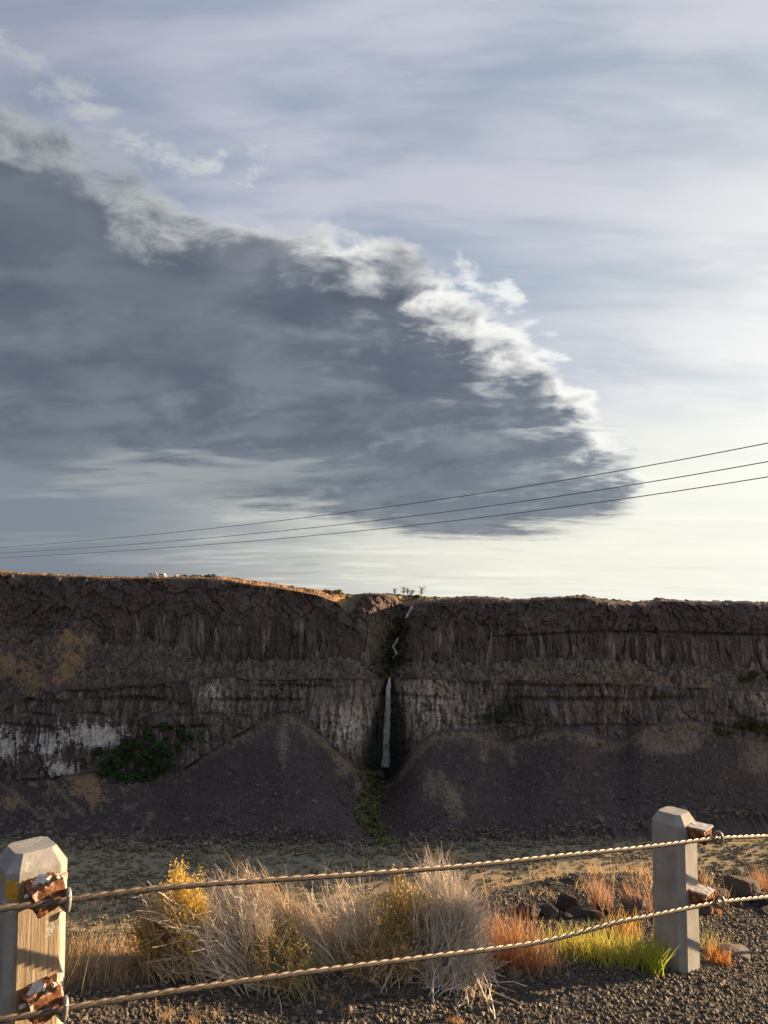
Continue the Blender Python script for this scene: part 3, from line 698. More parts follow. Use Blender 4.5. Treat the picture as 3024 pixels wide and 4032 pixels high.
# ------------------------------------------------------------------ vehicles and tent on the rim
def plain_mat(name, c, rough=.5, spec=.4, metal=0, nv=.12, scale=6.):
    m, nt, b = new_mat(name, rough, spec)
    co = nt.new('ShaderNodeTexCoord').outputs['Object']
    n = nt.noise(co, scale, 5, .6)
    nt.l.new(nt.mix(n, tuple(k * (1 - nv * 2) for k in c), tuple(k * (1 + nv) for k in c)), b.inputs['Base Color'])
    b.inputs['Metallic'].default_value = metal
    return m
M_white = plain_mat('white_paint', (.75, .75, .73), .35); M_glass = plain_mat('dark_glass', (.02, .022, .025), .1, .6); M_tyre = plain_mat('tyre_rubber', (.02, .02, .02), .8)
M_grey = plain_mat('grey_paint', (.25, .26, .27), .35); M_tent = plain_mat('tan_canvas', (.50, .36, .20), .85)
def extrude_profile(name, prof, w, mat, parent, y0=None):
    n = len(prof); y0 = -w / 2 if y0 is None else y0
    V = np.array([(x, y0, z) for x, z in prof] + [(x, y0 + w, z) for x, z in prof])
    Fs = [np.array([[i, (i + 1) % n, (i + 1) % n + n, i + n] for i in range(n)]), np.array([list(range(n))[::-1]]), np.array([list(range(n, 2 * n))])]
    return mesh_np(name, V, Fs, None, mat, parent)
def cyl(name, c, r, w, mat, parent, ax=1, n=16):
    th = np.arange(n) / n * 2 * np.pi
    V = np.array([(c[0] + r * math.cos(t), c[1] + s * w / 2, c[2] + r * math.sin(t)) for s in (-1, 1) for t in th])
    Fs = [np.array([[i, (i + 1) % n, (i + 1) % n + n, i + n] for i in range(n)]), np.array([list(range(n))[::-1]]), np.array([list(range(n, 2 * n))])]
    return mesh_np(name, V, Fs, None, mat, parent)
def vehicle(name, x, label, cat, prof, wins, wheels, mat, w, rz, back=0):
    p = rim_pt(x, -2 + back); root = empty(name, (p[0], p[1], p[2] - .1), rz); tag(root, label, cat)
    extrude_profile('body', prof, w, mat, root)
    for q in wins:
        extrude_profile('window', q, .03, M_glass, root, -w / 2 - .02); extrude_profile('window', q, .03, M_glass, root, w / 2 - .01)
    for cxw in wheels:
        for s in (-1, 1):
            wl = cyl('wheel', (cxw, s * (w / 2 - .08), .36), .36, .22, M_tyre, root); cyl('rim', (cxw, s * (w / 2 + .02), .36), .2, .06, M_grey, wl)
    return root
camper = [(-3.3, .45), (3.3, .45), (3.35, 1.0), (2.75, 1.3), (2.5, 1.95), (2.7, 2.05), (2.6, 2.95), (-3.3, 2.95)]
vehicle('camper_van', 334, 'long white camper van at the left of the pair parked on the rim', 'camper van', camper, [[(-1.6, 1.5), (-.6, 1.5), (-.6, 2.2), (-1.6, 2.2)], [(1.6, 1.35), (2.5, 1.35), (2.35, 1.9), (1.6, 1.9)]], (-2.1, 2.2), M_white, 2.2, R(12))
van = [(-2.5, .4), (2.5, .4), (2.55, 1.0), (1.9, 1.25), (1.35, 2.4), (-2.4, 2.45), (-2.5, 1.9)]
vehicle('van', 356.5, 'shorter white van at the right of the pair parked on the rim', 'van', van, [[(-2.2, 1.4), (-.4, 1.4), (-.4, 2.05), (-2.2, 2.05)], [(0, 1.35), (1.5, 1.35), (1.2, 2.0), (0, 2.05)]], (-1.6, 1.6), M_white, 2.0, R(-15))
suv = [(-2.1, .4), (2.1, .4), (2.15, .95), (1.1, 1.1), (.7, 1.8), (-1.9, 1.85), (-2.1, 1.2)]
vehicle('suv', 466, 'boxy grey car parked alone at the right on the rim', 'car', suv, [[(-1.7, 1.15), (-.4, 1.15), (-.4, 1.65), (-1.7, 1.65)], [(-.2, 1.15), (.85, 1.15), (.55, 1.65), (-.2, 1.65)]], (-1.3, 1.3), M_grey, 1.9, R(10))
p = rim_pt(385, -2); tent = empty('dome_tent', (p[0], p[1], p[2] - .1)); tag(tent, 'small tan dome tent on the rim right of the white vans', 'tent')
uu, vv = np.meshgrid(np.linspace(0, 2 * np.pi, 25), np.linspace(0, np.pi / 2, 9))
lob = 1 - .06 * np.abs(np.sin(2 * uu))
mesh_np('canopy', np.stack([1.7 * lob * np.cos(uu) * np.cos(vv) ** .8, 1.5 * lob * np.sin(uu) * np.cos(vv) ** .8, 1.75 * np.sin(vv)], -1), grid_faces(9, 25), None, M_tent, tent, True)
extrude_profile('door', [(-.4, .05), (.4, .05), (.25, 1.1), (-.25, 1.1)], .05, plain_mat('pale_canvas', (.7, .62, .45), .9), tent, -1.5)

# ------------------------------------------------------------------ waterfall
M_water, nt, b = new_mat('falling_water', .35, .4)
b.inputs['Base Color'].default_value = (.80, .83, .85, 1)
co = nt.new('ShaderNodeTexCoord').outputs['Object']
n = nt.noise(nt.vmul(co, (3.0, 3.0, .22)), 1.0, 6, .7)
at = nt.new('ShaderNodeAttribute', attribute_name='Col')
tr = nt.new('ShaderNodeBsdfTransparent'); mx = nt.new('ShaderNodeMixShader')
nt.put(mx.inputs[0], nt.m('MULTIPLY', nt.ss(n, .40, .62, .08, 1.0), at.outputs['Fac'], clamp=True))
nt.l.new(tr.outputs[0], mx.inputs[1]); nt.l.new(b.outputs[0], mx.inputs[2]); nt.l.new(mx.outputs[0], nt.n['Material Output'].inputs['Surface'])
def fall(name, pts, dens, pad):
    K = len(pts); n = 60
    t = np.linspace(0, K - 1, n); k = np.arange(K)
    px = np.interp(t, k, [q[0] for q in pts]); py = np.interp(t, k, [q[1] for q in pts]); w = np.interp(t, k, [q[2] for q in pts])
    Ys = np.array([on_cliff(a, c, 0)[1] for a, c in zip(px, py)])
    Yv = np.minimum.accumulate(Ys) - pad if K > 7 else np.convolve(np.pad(Ys, 4, mode='edge'), np.ones(9) / 9, 'valid') - pad
    d0 = rayd(px, py); Pc = d0 * (Yv / d0[:, 1])[:, None]
    hw = w * DS / F * Yv / 2
    th = np.arange(12) / 12 * 2 * np.pi
    hwn = hw[:, None] * (1 + .38 * fbm(np.arange(n)[:, None] / 3., np.arange(12)[None] / 2., 7, 3))
    V = Pc[:, None] + np.stack([hwn * np.cos(th), .45 * hwn * np.sin(th), np.zeros((n, 12))], -1)
    i = np.arange(n - 1)[:, None] * 12; j = np.arange(12)[None]; j2 = (j + 1) % 12
    Fq = np.stack([i + j, i + j2, i + 12 + j2, i + 12 + j], -1).reshape(-1, 4)
    dn = np.interp(np.linspace(0, 1, n), np.linspace(0, 1, len(dens)), dens)
    return struct(mesh_np(name, V, Fq, np.repeat(np.repeat(dn[:, None], 12, 1)[..., None], 3, 2).reshape(-1, 3), M_water, smooth=True))
fall('waterfall', [(842, 1464, 4), (840.5, 1476, 7), (838.5, 1492, 10), (838, 1520, 11), (837, 1560, 13), (835, 1600, 14), (834, 1630, 16), (832.5, 1656, 22)], [1.1, 1.0, .9, .62, .56, .54, .52, .85], 1.2)
fall('upper_cascade', [(892, 1308, 4), (887, 1317, 7), (882, 1326, 7), (877, 1335, 6)], [1.2, 1.1, 1.2, 1.1], 2.2)
fall('lower_cascade', [(860, 1377, 3), (856, 1386, 6), (849, 1397, 6), (853, 1404, 4), (857, 1412, 5), (851, 1418, 5), (848, 1423, 3)], [1.2, 1.1, 1.2, 1.1, 1.1, .9], 2.4)

# ------------------------------------------------------------------ near ground
PL = np.array((-1.106, 2.487)); PR = np.array((1.49, 4.06))
e_f = (PR - PL) / np.linalg.norm(PR - PL); n_f2 = np.array((-e_f[1], e_f[0]))
S0 = 0.857 * 0
def sn(x, y):
    dx = x - PL[0]; dy = y - PL[1]
    return dx * e_f[0] + dy * e_f[1], dx * n_f2[0] + dy * n_f2[1]
def zpad(x, y):
    s = .857 * x + .519 * y
    return -1.58 - .1287 * 22 * np.tanh(s / 22)
def edge_n(s): return .80 + .14 * fbm(s / .9, s * 0, 140, 4) + .25 * sstep(2.2, 3.2, s) * sstep(5.2, 4.0, s)
def zground(x, y):
    s, n = sn(x, y)
    q = np.maximum(n - edge_n(s), 0)
    far = np.maximum(q - 1.0, 0)
    drop = .55 * q * q / (.35 + q) + .35 * far
    z = zpad(x, y) - drop
    z = z + .016 * fbm(x / .35, y / .35, 141, 4) + .030 * fbm(x / 1.3, y / 1.3, 142, 3)
    z = z + np.clip(q, 0, 30) * .06 * fbm(x / 2.5, y / 2.5, 143, 4) + .05 * sstep(-.45, .0, n - edge_n(s)) * sstep(.3, 0., n - edge_n(s)) * (fbm(x / .25, y / .25, 144, 4) + .35)
    return np.maximum(z, FLOOR_Z - 6)
ss_ = np.concatenate([np.arange(-160, -12, 4.), np.arange(-12, -2, .25), np.arange(-2, 7, .03), np.arange(7, 14, .25), np.arange(14, 180, 4.)])
nn_ = np.concatenate([np.arange(-120, -4, 2.), np.arange(-4, -1.6, .1), np.arange(-1.6, 1.8, .025), np.arange(1.8, 8, .2), np.arange(8, 210, 3.)])
SS, NN = np.meshgrid(ss_, nn_)
NX = PL[0] + SS * e_f[0] + NN * n_f2[0]; NY = PL[1] + SS * e_f[1] + NN * n_f2[1]
NZ = zground(NX, NY)
rel = NN - edge_n(SS)
NC = np.empty(NX.shape + (3,)); NC[:] = (.052, .046, .040)
gn = fbm(NX / .12, NY / .12, 150, 4, .6)
NC = mixc(NC, (.095, .082, .066), sstep(0, .5, gn) * .7)
NC = mixc(NC, (.20, .135, .075), sstep(-.28, .1, rel + .2 * gn) * sstep(3.0, 1.2, SS) * .9)
NC = mixc(NC, (.15, .11, .07), sstep(.2, .8, rel + .2 * gn) * .8)
struct(mesh_np('ground', np.stack([NX, NY, NZ], -1), grid_faces(*NX.shape), NC, M_near, smooth=True))

# gravel
octv = np.array([(1, 0, 0), (0, 1, 0), (-1, 0, 0), (0, -1, 0), (0, 0, 1), (0, 0, -1)], float)
octf = np.array([(0, 1, 4), (1, 2, 4), (2, 3, 4), (3, 0, 4), (1, 0, 5), (2, 1, 5), (3, 2, 5), (0, 3, 5)])
rg = np.random.default_rng(33)
NS = 120000
gs = rg.uniform(-1.3, 6.0, NS); gnn = rg.uniform(-1.7, 1.15, NS)
sx_ = PL[0] + gs * e_f[0] + gnn * n_f2[0]; sy_ = PL[1] + gs * e_f[1] + gnn * n_f2[1]
re = gnn - edge_n(gs)
keep = (rg.random(NS) < np.where(re < -.18, 1, np.where(gs < 2.4, .10, .6))) & (re < .15)
# only where the picture could see
dd = np.hypot(sx_, sy_); keep &= (sy_ > 1.7) & (np.abs(sx_ / sy_) < .75)
sx_, sy_, gs, gnn = sx_[keep], sy_[keep], gs[keep], gnn[keep]
size = np.clip(.0032 + .0032 * rg.gamma(1.6, .8, len(sx_)), .003, .017)
P = np.stack([sx_, sy_, zground(sx_, sy_) + size * .25], -1)
gc = np.array((.082, .070, .055)) * rg.uniform(.45, 1.5, (len(P), 1))
m_ = rg.random(len(P)); gc[m_ < .16] = np.array((.17, .135, .095)) * rg.uniform(.6, 1.2, ((m_ < .16).sum(), 1)); gc[m_ > .985] = (.36, .33, .29)
V, Fq, cc = rocks_batch(P, size, gc, rg, octv, octf, (.8, 1.2))
stuff(mesh_np('gravel', V, Fq, cc, M_stone), 'dark grey roadside gravel at the foot of the posts', 'gravel')

def hit(px, py):
    """where the survey ray meets the near ground"""
    r = ray(px, py); t = np.linspace(1.5, 14, 2500)
    p = r[None] * t[:, None]; below = p[:, 2] < zpad(p[:, 0], p[:, 1])
    k = below.argmax(); return p[k]
def at(px, py):
    p = hit(px, py); p[2] = float(zground(np.array(p[0]), np.array(p[1]))); return p

# rocks by the edge
from mathutils import noise as mnoise
import bmesh
def rock(px, py, size, label, sq=(1, 1, 1), col=(.06, .05, .047), seed=0, rz=0., dz=0.):
    bm = bmesh.new(); bmesh.ops.create_icosphere(bm, subdivisions=4, radius=1)
    r = random.Random(seed)
    planes = [(Vector((r.gauss(0, 1), r.gauss(0, 1), r.gauss(0, 1))).normalized(), r.uniform(.5, .8)) for _ in range(13)]
    for v in bm.verts:
        d0 = v.co.normalized(); t = 1.0
        for pn, pd in planes:
            dt = d0.dot(pn)
            if dt > .05: t = min(t, pd / dt)
        t *= 1 + .07 * mnoise.fractal(d0 * 3 + Vector((seed, 0, 0)), .8, 2., 4)
        v.co = Vector((d0.x * sq[0], d0.y * sq[1], d0.z * sq[2])) * t * size
    V = np.array([v.co[:] for v in bm.verts]); bm.verts.index_update()
    Fq = np.array([[v.index for v in f.verts] for f in bm.faces]); bm.free()
    cc = np.array(col) * (1 + .35 * fbm(V[:, 0] / size * 2, V[:, 2] / size * 2, seed, 3))[:, None]
    o = mesh_np('rock', V, Fq, cc, M_rock); p = at(px, py); o.location = (p[0], p[1], p[2] + dz + size * sq[2] * .35); o.rotation_euler = (r.uniform(-.2, .2), r.uniform(-.2, .2), rz)
    return tag(o, label, 'rock')
rock(2240, 3585, .072, 'dark reddish upright boulder at the gravel edge left of the concrete post', (1, .9, 1.05), (.062, .042, .038), 1)
rock(2160, 3600, .065, 'low black rock just left of the dark reddish boulder', (1.2, .9, .7), (.05, .043, .04), 2)
rock(2310, 3605, .085, 'broad flat dark rock just right of the dark reddish boulder', (1.5, .9, .5), (.05, .043, .04), 3)
rock(2400, 3595, .08, 'dark rock under the orange grass tuft left of the concrete post', (1.3, 1, .6), (.058, .05, .046), 4)
rock(2500, 3590, .09, 'grey brown rock tucked against the left side of the concrete post', (1.2, 1, .7), (.08, .066, .058), 5)
rock(2925, 3530, .125, 'pointed pyramid shaped brown rock right of the concrete post', (1.1, .8, 1.1), (.11, .085, .068), 8)
rock(2975, 3530, .085, 'small rounded brown rock right of the pointed rock', (1.2, 1, .8), (.075, .06, .05), 9)
rock(2820, 3540, .09, 'low rough rock between the concrete post and the pointed rock', (1.4, 1, .6), (.06, .05, .045), 10)
rock(2880, 3745, .105, 'flat tilted grey slab lying on the gravel right of the concrete post', (1.5, .85, .36), (.11, .10, .09), 11, .5)
rock(2020, 3830, .045, 'small brown stone on the gravel below the lower cable', (1.2, .9, .7), (.14, .085, .06), 12)
rock(2760, 3590, .07, 'small dark stone just behind the right side of the concrete post', (1.3, 1, .6), (.06, .05, .045), 13)
rock(2080, 3610, .07, 'small dark rock at the left end of the row of edge rocks', (1.2, 1, .8), (.05, .043, .04), 14)
rock(3010, 3560, .08, 'dark low rock at the right end of the row of edge rocks', (1.4, 1, .7), (.05, .043, .04), 15)

r_e = random.Random(4)
for k in range(18):
    px_ = r_e.uniform(2745, 3060) if k < 10 else r_e.uniform(2060, 2560)
    q = rock(px_, 3575 + r_e.uniform(-12, 30) - (12 if k < 10 else -15), r_e.uniform(.028, .055), 'small dark rock in the rubble along the gravel edge', (1.3, 1, .7), (.06, .05, .045), 40 + k, r_e.uniform(0, 3))
    q['group'] = 'small rocks along the gravel edge'

# ------------------------------------------------------------------ posts
def post_material(name, wood):
    m, nt, b = new_mat(name, .85, .25)
    tc = nt.new('ShaderNodeTexCoord'); co = tc.outputs['Object']
    sp_ = nt.new('ShaderNodeSeparateXYZ'); nt.l.new(co, sp_.inputs[0]); x, y, z = sp_.outputs
    n1 = nt.noise(co, 9, 8, .65); n2 = nt.noise(co, 55, 6, .7); n3 = nt.noise(nt.vmul(co, (30, 30, 3)), 1.6, 6, .65)
    c = nt.mix(nt.ss(n1, .3, .7), (.245, .243, .235), (.345, .34, .325))
    c = nt.mix(nt.ss(nt.noise(nt.vmul(co, (9, 9, 2.2)), 1.3, 7, .7), .46, .7, 0, .5), c, (.20, .19, .17))
    c = nt.mix(nt.ss(n3, .55, .75, 0, .45), c, (.17, .165, .155))
    c = nt.mix(nt.ss(n2, .62, .75, 0, .5), c, (.46, .45, .42))
    h = nt.m('ADD', nt.m('MULTIPLY', n2, .4), nt.m('MULTIPLY', n1, .5))
    if wood:
        # paint worn off the roadside face down to split grain
        gr = nt.noise(nt.vmul(co, (60, 60, 3.0)), 1.5, 8, .7, .6)
        wd = nt.mix(nt.ss(gr, .3, .7), (.22, .165, .11), (.42, .335, .23))
        wd = nt.mix(nt.ss(n3, .62, .70, 0, .6), wd, (.06, .04, .028))
        face = nt.ss(nt.m('MULTIPLY_ADD', n1, -.05, nt.m('MULTIPLY', y, -1.0)), .052, .06)
        peel = nt.m('MULTIPLY', face, nt.ss(n1, .66, .60))
        peel = nt.m('MULTIPLY', peel, nt.ss(z, .725, .70))
        c = nt.mix(peel, c, wd)
        h = nt.mix(peel, h, nt.m('MULTIPLY', gr, 1.6))
        c = nt.mix(nt.m('MULTIPLY', nt.ss(nt.m('ADD', n1, nt.m('MULTIPLY', n2, .3)), .78, .82), .7), c, (.58, .54, .50))
    else:
        c = nt.mix(nt.ss(n1, .66, .72, 0, .5), c, (.42, .31, .17))
    nt.l.new(c, b.inputs['Base Color'])
    bn = nt.new('ShaderNodeBump'); bn.inputs['Strength'].default_value = .8; bn.inputs['Distance'].default_value = .006 if wood else .0025
    nt.l.new(h, bn.inputs['Height']); nt.l.new(bn.outputs[0], b.inputs['Normal'])
    return m

def post_mesh(name, hs, ch, h, mat, parent):
    def ring(a, c, z):
        return [(a - c, -a, z), (a, -a + c, z), (a, a - c, z), (a - c, a, z), (-a + c, a, z), (-a, a - c, z), (-a, -a + c, z), (-a + c, -a, z)]
    zs = list(np.linspace(-.4, h - .048, 26))
    rings = [ring(hs, ch, z) for z in zs] + [ring(hs - .030, ch * .6, h)]
    bm = bmesh.new(); prev = None
    for rg_ in rings:
        vs = [bm.verts.new(v) for v in rg_]
        if prev:
            for i in range(8): bm.faces.new((prev[i], prev[(i + 1) % 8], vs[(i + 1) % 8], vs[i]))
        prev = vs
    bm.faces.new(prev)
    eds = [e for e in bm.edges if len(e.link_faces) == 2 and e.calc_face_angle(0) > .3]
    bmesh.ops.bevel(bm, geom=eds, offset=.0035, segments=2, affect='EDGES', profile=.6)
    for v in bm.verts:
        k = mnoise.fractal(v.co * 22 + Vector((hs * 99, h * 7, parent.location.x)), .9, 2, 4)
        v.co += Vector((v.co.x, v.co.y, 0)).normalized() * .0016 * k
    me = bpy.data.meshes.new(name); bm.to_mesh(me); bm.free(); me.materials.append(mat)
    o = obj_from(name, me, parent); return o

def rust_material():
    m, nt, b = new_mat('rusty_steel', .85, .3)
    co = nt.new('ShaderNodeTexCoord').outputs['Object']
    n1 = nt.noise(co, 38, 8, .7, .5); n2 = nt.noise(co, 110, 6, .7)
    c = nt.mix(nt.ss(n1, .36, .6), (.085, .033, .018), (.26, .10, .038))
    c = nt.mix(nt.ss(n2, .5, .66, 0, .6), c, (.05, .028, .02))
    sp_ = nt.new('ShaderNodeNewGeometry'); sz = nt.new('ShaderNodeSeparateXYZ'); nt.l.new(sp_.outputs['True Normal'], sz.inputs[0])
    c = nt.mix(nt.ss(n1, .56, .64, 0, .9), c, (.52, .45, .40))
    nt.l.new(c, b.inputs['Base Color'])
    bn = nt.new('ShaderNodeBump'); bn.inputs['Distance'].default_value = .004; nt.l.new(n1, bn.inputs['Height']); nt.l.new(bn.outputs[0], b.inputs['Normal'])
    return m
M_rust = rust_material()
M_flake = plain_mat('flaking_paint', (.62, .56, .50), .8, nv=.25, scale=30)
M_yellow = plain_mat('yellow_paint', (.62, .36, .03), .6, nv=.25, scale=60)

def steel(name, c, rough, lo):
    m, nt, b = new_mat(name, rough, .5)
    co = nt.new('ShaderNodeTexCoord').outputs['Object']
    n = nt.noise(co, 70, 6, .65)
    c2 = nt.mix(nt.ss(n, .35, .7), lo, c); nt.l.new(c2, b.inputs['Base Color']); b.inputs['Metallic'].default_value = .35
    bn = nt.new('ShaderNodeBump'); bn.inputs['Distance'].default_value = .0006; nt.l.new(nt.noise(co, 400, 3, .6), bn.inputs['Height']); nt.l.new(bn.outputs[0], b.inputs['Normal'])
    return m
M_cable = steel('weathered_wire', (.17, .135, .10), .45, (.075, .058, .043))
M_bolt = steel('galvanised_steel', (.36, .35, .33), .45, (.20, .18, .15))

def slab(name, size, c, mat, parent, rough=.004, sub=5, jag=0., seed=0, rot=(0, 0, 0), taper=0.):
    bm = bmesh.new(); bmesh.ops.create_cube(bm, size=1)
    bmesh.ops.subdivide_edges(bm, edges=bm.edges[:], cuts=sub, use_grid_fill=True)
    for v in bm.verts:
        q = Vector((v.co.x * size[0], v.co.y * size[1], v.co.z * size[2]))
        if taper: q.x *= 1 + taper * v.co.y; q.z *= 1 + taper * v.co.y * .5
        nv = Vector((mnoise.noise(q * 45 + Vector((seed, 0, 0))), mnoise.noise(q * 45 + Vector((0, seed + 3, 0))), mnoise.noise(q * 45 + Vector((0, 0, seed + 7)))))
        q += nv * rough
        if jag and v.co.z > .4: q.z += jag * mnoise.noise(Vector((q.x * 60, q.y * 60, seed)))
        v.co = q
    me = bpy.data.meshes.new(name); bm.to_mesh(me); bm.free(); me.materials.append(mat)
    o = obj_from(name, me, parent); o.location = c; o.rotation_euler = rot; return o

def tube_path(name, pts, r, mat, parent=None, sides=10):
    pts = np.asarray(pts, float)[None]; V, Fq, cc = tubes(pts, np.full(pts.shape[:2], r), np.ones((1, 3)), sides)
    K = pts.shape[1]
    caps = [np.array([list(range(sides))[::-1]]), np.array([list(range((K - 1) * sides, K * sides))])]
    return mesh_np(name, V, [Fq] + caps, None, mat, parent, True)

HS, CH = .090, .030
PA = R(41.0)   # posts stand a little turned from the line of the cables
def guard_post(name, xy, ztop, h, label, mat, cab, kind, lean=(0, 0)):
    zb = ztop - h
    root = empty(name, (xy[0], xy[1], zb), PA); root.rotation_euler = (lean[0], lean[1], PA)
    tag(root, label, 'guard post')
    post_mesh('shaft', HS, CH, h, mat, root)
    return root
post_L = guard_post('guard_post', PL, -.868, .784, 'peeling wooden guard post with a yellow patch at the left edge', post_material('worn_painted_wood', True), None, 'wood', (R(.6), R(-.3)))
post_R = guard_post('guard_post', PR, -1.252, .77, 'smooth grey concrete guard post standing in gravel at the right', post_material('weathered_concrete', False), None, 'stone', (0, R(.3)))

# cable anchor points by surveying
def plane_pt(px, py, off):
    """survey ray met with the vertical plane of the cables, off metres in front of the post line"""
    r = ray(px, py)
    n = np.array((-n_f2[0], -n_f2[1])); base = PL + n * off
    t = (base @ n) / (r[:2] @ n); return r * t
OFF = .195
up_pts = [plane_pt(*q, OFF) for q in ((-260, 3602), (0, 3578), (240, 3547), (700, 3488), (1276, 3451), (1823, 3411), (2200, 3370), (2570, 3333), (2795, 3303), (3024, 3288), (3500, 3258))]
lo_pts = [plane_pt(*q, OFF) for q in ((-260, 4046), (0, 4016), (205, 3978), (700, 3900), (1276, 3818), (1823, 3752), (2150, 3705), (2430, 3631), (2570, 3604), (2800, 3558), (3024, 3527), (3500, 3470))]
def catmull(P, m):
    P = np.asarray(P); t = np.linspace(0, len(P) - 1, m); k = np.clip(t.astype(int), 0, len(P) - 2); u = (t - k)[:, None]
    g = lambda i: P[np.clip(i, 0, len(P) - 1)]
    a, b_, c, d_ = g(k - 1), g(k), g(k + 1), g(k + 2)
    return .5 * (2 * b_ + (c - a) * u + (2 * a - 5 * b_ + 4 * c - d_) * u ** 2 + (3 * b_ - a - 3 * c + d_) * u ** 3)
def cable(name, pts, label):
    P = catmull(pts, 3000); P[:, 2] = np.convolve(np.pad(P[:, 2], 100, mode='reflect', reflect_type='odd'), np.ones(201) / 201, 'valid')
    L_ = np.concatenate([[0], np.cumsum(np.linalg.norm(np.diff(P, axis=0), axis=1))])
    n = int(L_[-1] / .005); l = np.linspace(0, L_[-1], n)
    P = np.stack([np.interp(l, L_, P[:, i]) for i in range(3)], -1)
    tg = np.gradient(P, axis=0); tg /= np.linalg.norm(tg, axis=1)[:, None]
    a = np.cross(tg, (0, 0, 1.)); a /= np.linalg.norm(a, axis=1)[:, None]; b_ = np.cross(a, tg)
    k = 30; th = np.arange(k) / k * 2 * np.pi
    ph = (th + np.pi / 3) % (2 * np.pi / 3) - np.pi / 3
    ro, rr = .0057, .00496
    rad = ro * np.cos(ph) + np.sqrt(np.maximum(rr ** 2 - (ro * np.sin(ph)) ** 2, 0))
    tw = th[None] + (l * 2 * np.pi / .150)[:, None]
    V = P[:, None] + rad[None, :, None] * (np.cos(tw)[..., None] * a[:, None] + np.sin(tw)[..., None] * b_[:, None])
    i = np.arange(n - 1)[:, None] * k; j = np.arange(k)[None]; j2 = (j + 1) % k
    Fq = np.stack([i + j, i + k + j, i + k + j2, i + j2], -1).reshape(-1, 4)
    o = mesh_np(name, V, Fq, None, M_cable, None, True)
    return tag(o, label, 'cable'), P
_, CU = cable('steel_cable', up_pts, 'upper twisted steel cable strung between the two guard posts')
_, CLo = cable('steel_cable', lo_pts, 'lower twisted steel cable, nearer the gravel, strung between the two guard posts')

def local(root, p):
    return (root.matrix_basis.inverted() @ Vector(p))
def bracket(root, C, idx, wood):
    """rusty spacer block on the roadside face and a hook bolt closed round the cable"""
    Mi = root.matrix_basis
    # nearest spot of the cable to the post's roadside face normal
    ax = Mi.to_3x3() @ Vector((0, -1, 0)); best = None
    loc = np.array([local(root, p)[:] for p in C])
    tx = .045 if wood else .05
    k = np.abs(loc[:, 0] - tx).argmin(); q = loc[k]
    ylen = abs(q[1]) - HS
    br = slab('bracket', (.086 if wood else .080, ylen * (.86 if wood else .74), .072 if wood else .064), (q[0] - .045, -HS - ylen * (.43 if wood else .37), q[2] + .012), M_rust, root, .005, 7, .016 if wood else .005, idx, (0, R(-14 if wood else -4), R(4)), -.12)
    if wood:
        f = slab('paint_flake', (.055, ylen * .32, .006), (0, 0, 0), M_flake, br, .006, 5, .004, idx + 20, (R(14), R(-24), .2)); f.location = (-.008, .0, .038)
        for kk in range(5):
            sl_ = slab('splinter', (.010 + .004 * (kk % 3), .010, .009), (0, 0, 0), M_flake, br, .005, 2, 0, idx + 31 + kk, (kk * .5, R(-38), kk * .9)); sl_.location = (.034 - .022 * kk, -.035 + .02 * (kk % 3), .043 - .004 * kk)
    else:
        f = slab('top_plate', (.085, ylen * .80, .008), (0, 0, 0), M_flake, br, .003, 4, 0, idx + 20, (0, 0, 0)); f.location = (.002, -.004, .037)
    # hook bolt: a loop round the cable with a shank back into the block
    tgl = loc[min(k + 5, len(loc) - 1)] - loc[k - 5]; tgl /= np.linalg.norm(tgl)
    sd_ = np.cross(tgl, (0, 0, 1)); sd_ /= np.linalg.norm(sd_); upv = np.cross(sd_, tgl)
    th = np.linspace(R(-60), R(235), 22); rr = .0215
    if np.dot(sd_, (0, -1, 0)) < 0: sd_ = -sd_
    pts = [q + rr * (1.0 * math.cos(t) * sd_ + 1.3 * math.sin(t) * upv) for t in th]
    tail = pts[-1]; pts = pts + [tail + np.array((-.004, .03, .006)), tail + np.array((-.012, .07, .010))]
    head = pts[0]; pts = [head + np.array((0, .045, -.004))] + pts
    hb = tube_path('hook_bolt', catmull(pts, 60), .0078, M_bolt, br)
    hb.matrix_parent_inverse.identity()
    hb.data.transform(br.matrix_basis.inverted())
    return br
for root, w in ((post_L, True), (post_R, False)):
    bracket(root, CU, 1, w); bracket(root, CLo, 2, w)
# yellow patch and torn paint on the left post
hL = .784
s2 = math.sqrt(.5)
for (cc_, sz, rz, mt, nm) in (((-HS + .015, -HS + .015, hL - .095), (.036, .004, .055), R(-45), M_yellow, 'yellow_patch'), ((-HS + .058, -HS - .001, hL - .082), (.034, .004, .028), 0, M_yellow, 'yellow_patch'),
                              ((-HS - .001, -HS + .095, hL - .078), (.004, .04, .02), 0, M_yellow, 'yellow_patch'), ((.06, -HS - .001, hL - .085), (.04, .005, .02), 0, M_flake, 'paint_flake'),
                              ((.064, -HS - .004, .40), (.018, .012, .026), .2, M_flake, 'paint_flake'), ((.062, -HS - .004, .36), (.018, .014, .018), .4, M_flake, 'paint_flake'), ((.064, -HS - .003, .585), (.016, .010, .02), .1, M_flake, 'paint_flake'),
                              ((-.05, -HS - .003, .235), (.02, .01, .03), .3, M_flake, 'paint_flake'), ((-.066, -HS + .005, .20), (.02, .012, .04), -.6, M_flake, 'paint_flake')):
    o = slab(nm, sz, cc_, mt, post_L, .004, 4, 0, cc_[2] * 50); o.rotation_euler = (0, 0, rz)

